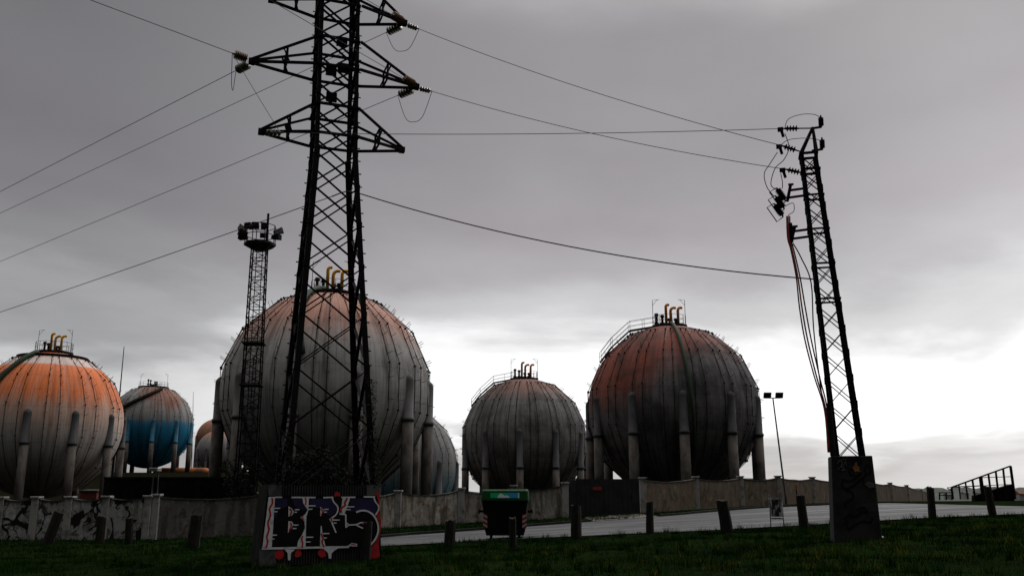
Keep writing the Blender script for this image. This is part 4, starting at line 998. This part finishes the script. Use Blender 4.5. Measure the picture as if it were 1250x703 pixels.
# ---------------------------------------------------------------- waste container
bh = hit(617, 657.5); bx = thing('waste_container', (bh.x, bh.y + .6, bh.z), 'large dark waste container with green lid on the road edge', 'waste container', rz=rad(-2))
S = bh.y / F; hw = 27.5 * S; Hh = 57 * S; D_ = .75
mb = MB()
def loft(rings):
    vs = [v for r_ in rings for v in r_]; n = len(rings[0]); fs = [tuple(range(n - 1, -1, -1)), tuple((len(rings) - 1) * n + i for i in range(n))]
    for i in range(len(rings) - 1):
        for j in range(n): fs.append((i * n + j, i * n + (j + 1) % n, (i + 1) * n + (j + 1) % n, (i + 1) * n + j))
    return vs, fs
rect = lambda w, d0, d1, z, c=.06: [(-w + c, d0, z), (w - c, d0, z), (w, d0 + c, z), (w, d1 - c, z), (w - c, d1, z), (-w + c, d1, z), (-w, d1 - c, z), (-w, d0 + c, z)]
mb.add(*loft([rect(hw * .80, -D_ * .8, D_ * .8, .12), rect(hw * .86, -D_ * .85, D_ * .85, .3), rect(hw * .95, -D_ * .97, D_ * .97, Hh * .62), rect(hw, -D_, D_, Hh * .76)]))
bod = mb.build('body', M['bin_body'], bx)
mb = MB()
mb.add(*loft([rect(hw * 1.03, -D_ * 1.04, D_ * 1.04, Hh * .765), rect(hw * 1.03, -D_ * 1.04, D_ * 1.04, Hh * .79), rect(hw * 1.0, -D_ * .98, D_ * .98, Hh * .97), rect(hw * .97, -D_ * .85, D_ * .85, Hh * 1.0)])); lid = mb.build('lid', M['bin_green'], bx, bevel=.012)
yf = lambda z: -D_ * 1.04 + (z / Hh - .79) / .18 * D_ * .06
def onlid(u0, u1, z0, z1, o): return [(u0 * hw, yf(z0 * Hh) - o, z0 * Hh), (u1 * hw, yf(z0 * Hh) - o, z0 * Hh), (u1 * hw, yf(z1 * Hh) - o, z1 * Hh), (u0 * hw, yf(z1 * Hh) - o, z1 * Hh)]
mb = MB(); mb.poly(onlid(-.62, .62, .825, .93, .008)); stk = mb.build('sticker', M['st_green'], lid)
mb = MB(); mb.poly(onlid(.10, .62, .825, .93, .011)); mb.build('sticker_blue_field', M['st_blue'], stk)
mb = MB(); q = lambda u, z: (u * hw, yf(z * Hh) - .014, z * Hh)
mb.poly([q(-.32, .829), q(-.28, .87), q(-.20, .92), q(-.10, .905), q(0, .87), q(.08, .885), q(.18, .855), q(.24, .829)]); mb.build('sticker_white_peak', M['st_white'], stk)
mb = MB(); mb.poly(onlid(.57, .62, .825, .93, .017)); mb.build('sticker_edge', M['st_white'], stk)
ybod = lambda z: -(D_ * .85 + (D_ * .12) * (z / Hh - .18) / .44)
for sx in (-1, 1):
    c0 = sx * hw * .84; z0, z1 = .22 * Hh, .50 * Hh; w = .075; mb = MB(); mw = MB()
    def bp(x, z, o): return (x, ybod(z) - o - .02, z)
    mb.poly([bp(c0 - w, z0, .004), bp(c0 + w, z0, .004), bp(c0 + w, z1, .004), bp(c0 - w, z1, .004)]); rp = mb.build('reflector', M['refl_red'], bod)
    for k in range(3):
        zz_ = z0 + (z1 - z0) * (k / 3 + .02); hh = (z1 - z0) / 6; sk = (z1 - z0) / 6
        mw.poly([bp(c0 - w, zz_ + (sk if sx < 0 else 0), .009), bp(c0 + w, zz_ + (0 if sx < 0 else sk), .009), bp(c0 + w, zz_ + hh + (0 if sx < 0 else sk), .009), bp(c0 - w, zz_ + hh + (sk if sx < 0 else 0), .009)])
    mw.build('white_stripe', M['refl_white'], rp)
    mb = MB(); mb.lathe((sx * hw * .96, 0, Hh * .55), (sx, 0, 0), [(0, .05), (.14, .05), (.15, .09), (.19, .09)], 10); mb.build('lifting_pin', M['steel'], bx)
    mb = MB(); mb.lathe((sx * hw * .6 - .05, -D_ * .55, .1), (1, 0, 0), [(0, .04), (.01, .10), (.09, .10), (.1, .04)], 12); mb.build('wheel', M['steel'], bx)
mb = MB(); mb.bar((-hw * .5, -D_ * .95, .16), (hw * .5, -D_ * .95, .16), .06, .05); mb.build('pedal', M['steel'], bx)

# ---------------------------------------------------------------- bollards
def stump(px, y0, y1, wpx, tilt, label, seed):
    h_ = hit(px, y1); S_ = h_.y / F; H = (y1 - y0) * S_; r = wpx / 2 * S_; rs_ = random.Random(seed)
    t = thing('wooden_bollard', h_, label, 'bollard', 'wooden bollards along the grass edge'); t.rotation_euler = (rs_.uniform(-.04, .04), math.radians(tilt), rs_.uniform(0, .6))
    n = 9; mb = MB(); vs = []; fs = []; L_ = 7
    rad_ = [[r * (1 + rs_.uniform(-.09, .09)) for _ in range(n)] for _ in range(2)]
    for k in range(L_ + 1):
        f_ = k / L_
        for j in range(n):
            a = 2 * math.pi * j / n + .1 * f_; rr = rad_[0][j] * (1.06 - .10 * f_) * (1 + rs_.uniform(-.03, .03)); zt__ = H * f_ + (rs_.uniform(-.04, .05) if k == L_ else 0) - (.3 if k == 0 else 0)
            vs.append((rr * math.cos(a), rr * math.sin(a), zt__))
    for k in range(L_):
        for j in range(n): fs.append((k * n + j, k * n + (j + 1) % n, (k + 1) * n + (j + 1) % n, (k + 1) * n + j))
    vs.append((0, 0, H - .03)); c_ = len(vs) - 1
    for j in range(n): fs.append((L_ * n + j, L_ * n + (j + 1) % n, c_))
    mb.add(vs, fs); mb.build('post', M['wood'], t)
for i, a in enumerate([(58, 627, 663, 12, 14, 'strongly right tilted wooden bollard below the orange tank, leftmost of the row'), (121, 633, 664, 10, 1, 'upright wooden bollard before the peeling wall under the orange tank'), (157, 634, 664, 9, -3, 'short wooden bollard before the peeling wall, nearest the plain grey panel'),
    (235.5, 632, 668, 14, 3, 'broad wooden bollard before the plain grey wall panel'), (446, 640, 686, 11, 2, 'dim wooden bollard in front of the graffiti letters'), (548, 637, 668, 13, 2, 'dark wooden bollard between graffiti plinth and green lid container'),
    (626, 634, 668, 9, -1, 'narrow wooden bollard right in front of the waste container'), (703, 619, 657, 13, 1, 'wooden bollard in front of the left edge of the gate'), (793.5, 615, 652, 9, 3, 'slim wooden bollard in front of the right gate pillar'),
    (889, 612, 651, 14, -8, 'left tilted wooden bollard between gate and litter bin'), (982, 607, 645, 11, -4, 'wooden bollard just right of the white litter bin'), (1138.5, 596.5, 633, 9, 2, 'wooden bollard left of the sloping steel frame'), (1212, 595, 630, 9, -6, 'left leaning wooden bollard in front of the sloping steel frame')]):
    stump(*a, seed=i)

# ---------------------------------------------------------------- litter bin
lh = hit(949, 643); S = lh.y / F
lbn = thing('litter_bin', lh, 'weathered white litter bin hung between two thin legs by the road', 'litter bin')
for sx in (-1, 1):
    mb = MB(); mb.tube([(sx * .23, 0, -.2), (sx * .21, 0, 33 * S)], .02, 6); mb.build('leg', M['pale_metal'], lbn)
mb = MB(); mb.add(*loft([rect(.16, -.15, .15, 12 * S, .04), rect(.19, -.17, .17, 22 * S, .04), rect(.20, -.18, .18, 33 * S, .04)])); bb = mb.build('basket', mat('streaky_white', (.42, .42, .41), (.025, .024, .022), 5, .6, lo=.46, hi=.54, stretch=(2.2, 2.2, .7)), lbn)
for y0_, y1_ in ((-.20, -.182), (.182, .20)): mb = MB(); mb.box((-.21, y0_, 31.5 * S), (.21, y1_, 34 * S)); mb.build('rim', M['pale_metal'], bb)
mb = MB(); mb.box((-.2, -.1, 9 * S), (.2, .1, 10.6 * S)); mb.build('crossbar', M['pale_metal'], lbn)
# marker stake on the verge
mh = hit(977, 617); mk = thing('marker_post', (mh.x, mh.y + .6, mh.z), 'thin red topped marker post against the brown wall', 'marker post')
mb = MB(); mb.tube([(0, 0, -.2), (0, 0, 1.0)], .035, 6); mb.build('stake', M['rust_steel'], mk); mb = MB(); mb.lathe((0, 0, 1.0), (0, 0, 1), [(0, .05), (.25, .05), (.27, .07), (.37, .06), (.4, .02)], 8); mb.build('cap', M['sign_red'], mk)
# plastic scrap
sh2 = hit(1077, 659); mb = MB(); mb.add([(-.09, 0, 0), (.02, -.05, .03), (.1, .02, .01), (.03, .06, .05), (-.04, .05, .02), (.0, .01, .07)], [(0, 1, 5), (1, 2, 5), (2, 3, 5), (3, 4, 5), (4, 0, 5), (0, 4, 3, 2, 1)])
o = mb.build('plastic_scrap', M['scrap']); o.location = sh2 + Vector((0, 0, .04)); tag(o, 'crumpled white plastic scrap beside the leaning pole plinth', 'litter')

# ---------------------------------------------------------------- ramp frame at the right
Yr = 62.0
def rp_(px, py, dy=0): return at(px, py, Yr + dy)
rb0 = at(1200, 607, Yr); rb0.z = front(rb0.x, Yr); rmp = thing('ramp_frame', rb0, 'black sloping steel frame over a dark ramp at the right edge', 'ramp')
def rl(px, py, dy=0): return rp_(px, py, dy) - rb0
mb = MB(); mb.bar(rl(1161.5, 594.5), rl(1233.5, 568.5), .09, .09); mb.build('top_rail', M['steel'], rmp)
mb = MB(); mb.bar(rl(1162, 594.2), rl(1199, 592.5), .07, .07); mb.bar(rl(1199, 582.5), rl(1234, 581.5), .045, .045); mb.bar(rl(1200, 592.5), rl(1230, 591), .045, .045); mb.build('mid_rail', M['steel'], rmp)
for k, (xb, xt, yt, w) in enumerate(((1163.5, 1161.5, 594.5, .10), (1172.5, 1170.5, 591.5, .07), (1181.5, 1178.5, 588.5, .08), (1190.5, 1187, 585.3, .10), (1200.5, 1197, 581.8, .18), (1210.5, 1206.5, 578.4, .10), (1219.5, 1215.5, 575, .10), (1228.5, 1224.5, 571.8, .10), (1239, 1233.5, 568.5, .13))):
    mb = MB(); mb.bar(rl(xb, 609), rl(xt, yt), w, w); mb.build('upright', M['steel'], rmp)
mb = MB(); mb.prism([rl(1187, 606, .12), rl(1239.5, 609, .12), rl(1239.5, 612, .12), rl(1187, 612, .12), ][:0] + [rl(1190, 612, .12), rl(1190, 604.5, .12), rl(1212, 597.5, .12), rl(1236, 590.5, .12), rl(1239, 612, .12)], (0, .45, 0)); mb.build('ramp', M['steel'], rmp)
mb = MB(); mb.bar(rl(1156, 595), rl(1164, 601), .05, .05); mb.bar(rl(1156, 595), rl(1162, 594.5), .05, .05); mb.build('strut', M['steel'], rmp)
gr = thing('guard_rail', at(1154, 608, 63), 'low dark guard rail just left of the sloping steel frame', 'guard rail'); g_ = at(1154, 608, 63)
mb = MB()
for yy in (601, 604.2): mb.bar(at(1146, yy, 63) - g_, at(1163, yy, 63) - g_, .06, .06)
mb.build('rail', M['steel'], gr)
for xx in (1147, 1155, 1162): mb = MB(); mb.bar(at(xx, 600.5, 63) - g_, at(xx, 610, 63) - g_, .07, .07); mb.build('post', M['steel'], gr)

# low dark shed behind the brown wall, red brick hut behind the peeling wall
def shed(px0, px1, ytop, Y, m, name, label, cat, depth=5, roof=M['shed']):
    a = at(px0, ytop, Y); b_ = at(px1, ytop, Y); g = ground((a.x + b_.x) / 2, Y); t = thing(name, ((a.x + b_.x) / 2, Y, g), label, cat); w = (b_.x - a.x) / 2; h = a.z - g
    mb = MB(); mb.box((-w + .1, .1, -.3), (w - .1, depth - .1, h - .16)); wl = mb.build('wall', m, t)
    mb = MB(); mb.prism([(-w, 0, h - .158), (-w, 0, h - .02), (-w, depth / 2, h + .12), (-w, depth, h - .02), (-w, depth, h - .158)], (2 * w, 0, 0)); mb.build('roof', roof, t)
shed(908, 936, 584.2, 108, M['shed'], 'storage_shed', 'low dark storage shed roof showing over the wall under the sooty tank', 'shed')
shed(938, 977, 585.6, 118, M['shed'], 'storage_shed', 'low dark storage shed roof showing over the wall behind the lamp post', 'shed')
shed(97, 119, 598, 118, M['brick'], 'brick_hut', 'small red brick hut behind the peeling wall under the orange tank', 'hut')

# bushes behind the wall below the largest tank
def bush(px, ytop, Y, wpx, label, seed):
    rs_ = random.Random(seed); c = at(px, ytop, Y); g = ground(c.x, Y); H = c.z - g; w = wpx / 2 * Y / F
    t = thing('bush', (c.x, Y, g), label, 'bush', 'bushes behind the wall'); mb = MB()
    for _ in range(5):
        a = rs_.uniform(0, 6.28); mb.tube([(0, 0, -.2), (math.cos(a) * w * .2, math.sin(a) * w * .2, H * .4), (math.cos(a) * w * .5, math.sin(a) * w * .5, H * .75)], [.09, .06, .02], 5)
    mb.build('stem', M['bark'], t); mb = MB()
    cl = [(rs_.uniform(-.7, .7) * w, rs_.uniform(-.6, .6) * w, H * rs_.uniform(.2, .85), rs_.uniform(.25, .5) * w) for _ in range(26)]
    for cx_, cy_, cz_, cr_ in cl:
        cz_ = min(cz_, H - cr_ * .7 - abs(cx_) * .25)
        for _ in range(150):
            d = Vector((rs_.gauss(0, 1), rs_.gauss(0, 1), rs_.gauss(0, .8))).normalized() * cr_ * rs_.uniform(.5, 1.05); p = Vector((cx_, cy_, max(cz_, .3))) + d
            u = Vector((rs_.gauss(0, 1), rs_.gauss(0, 1), rs_.gauss(0, 1))).normalized(); v = u.orthogonal().normalized(); s1 = rs_.uniform(.06, .16)
            mb.poly([p - u * s1, p - v * s1 * .5, p + u * s1, p + v * s1 * .5])
    mb.build('foliage', M['leaf'], t)
hx0, hx1 = at(126, 600, 66), at(312, 600, 66)
hg = thing('dark_fill_wall', ((hx0.x + hx1.x) / 2, 66, DEPOT), 'long black wall added to fill the dark band below the blue tank, behind the grey wall', 'wall')  # black wall added where there is only darkness
hw_ = (hx1.x - hx0.x) / 2; htop = at(200, 584, 66).z - DEPOT; tag(hg, kind='thing')
mb = MB(); mb.box((-hw_, 0, -.4), (hw_, .5, htop)); mb.build('wall_body', M['fill_black'], hg)
mb = MB(); mb.box((-hw_ - .05, -.06, htop + .003), (hw_ + .05, .56, htop + .12)); mb.build('coping', M['fill_black'], hg)
mb = MB()
for k in range(9): mb = MB(); x_ = -hw_ + .3 + (2 * hw_ - .6) * k / 8; mb.box((x_ - .18, -.16, -.4), (x_ + .18, -.003, htop - .1)); mb.build('buttress', M['fill_black'], hg)

bush(298, 552, 64, 50, 'dark bush added behind the wall to darken the gap at the foot of the lighting mast', 4); bush(352, 524, 62, 36, 'tall dark bush behind the wall left of the pylon legs', 1); bush(388, 538, 63, 60, 'broad dark bush behind the wall seen through the pylon', 2); bush(432, 560, 62, 50, 'low dark bush behind the wall right of the pylon legs', 3)  # first bush is added to cover a bright sky gap

# ---------------------------------------------------------------- distant hills and houses
mb = MB(); vs = []; fs = []; n = 120
def nz(t): return math.sin(t * 1.7) + .6 * math.sin(t * 4.3 + 1) + .4 * math.sin(t * 9.1 + 2)
for i in range(n + 1):
    x = 330 + 560 * i / n
    for k, (Y, zb_) in enumerate(((700, -7), (800, -3.0), (900, 2.5), (960, 7.2), (1100, 5.5), (1300, -9))):
        vs.append((x * Y / 900, Y, zb_ + (0 if k in (0, 5) else .55 * k * .5 * nz(i * .55 + k) + random.uniform(-.5, .9) * (k > 1))))
for i in range(n):
    for k in range(5): fs.append((i * 6 + k, (i + 1) * 6 + k, (i + 1) * 6 + k + 1, i * 6 + k + 1))
mb.add(vs, fs); tag(mb.build('hills', mat('wooded_hills', (.045, .055, .042), (.075, .082, .068), .06, .95)), kind='structure')
M['slate'] = mat('slate_roof', (.13, .12, .12), (.10, .09, .09), .5, .9)
def house(px, py, Y, w, h, label, rz=.2, wm='house_w', rm='slate'):
    p = at(px, py, Y); t = thing('house', p, label, 'house', 'far houses on the hill', rz=rz)
    m_ = MB(); m_.box((-w / 2, -w * .4, -3), (w / 2, w * .4, h)); m_.build('wall', M[wm], t)
    m_ = MB(); m_.prism([(-w * .56, -w * .48, h + .01), (-w * .56, 0, h + w * .28), (-w * .56, w * .48, h + .01)], (w * 1.12, 0, 0)); m_.build('roof', M[rm], t)
house(1178, 604, 800, 5, 1.6, 'tiny far white house seen left in the steel frame', .3); house(1192.5, 603.5, 805, 5.5, 1.4, 'tiny far white house seen centrally in the steel frame', -.2)
house(1157, 605.5, 790, 5, 1.2, 'tiny far house above the guard rail', .1); house(1247, 606, 700, 9, 2.6, 'far house with orange wall at the right edge', .2, 'house_o') if False else house(1247, 606, 700, 8, 2.2, 'far house with orange roof at the right edge', .2, rm='house_r')
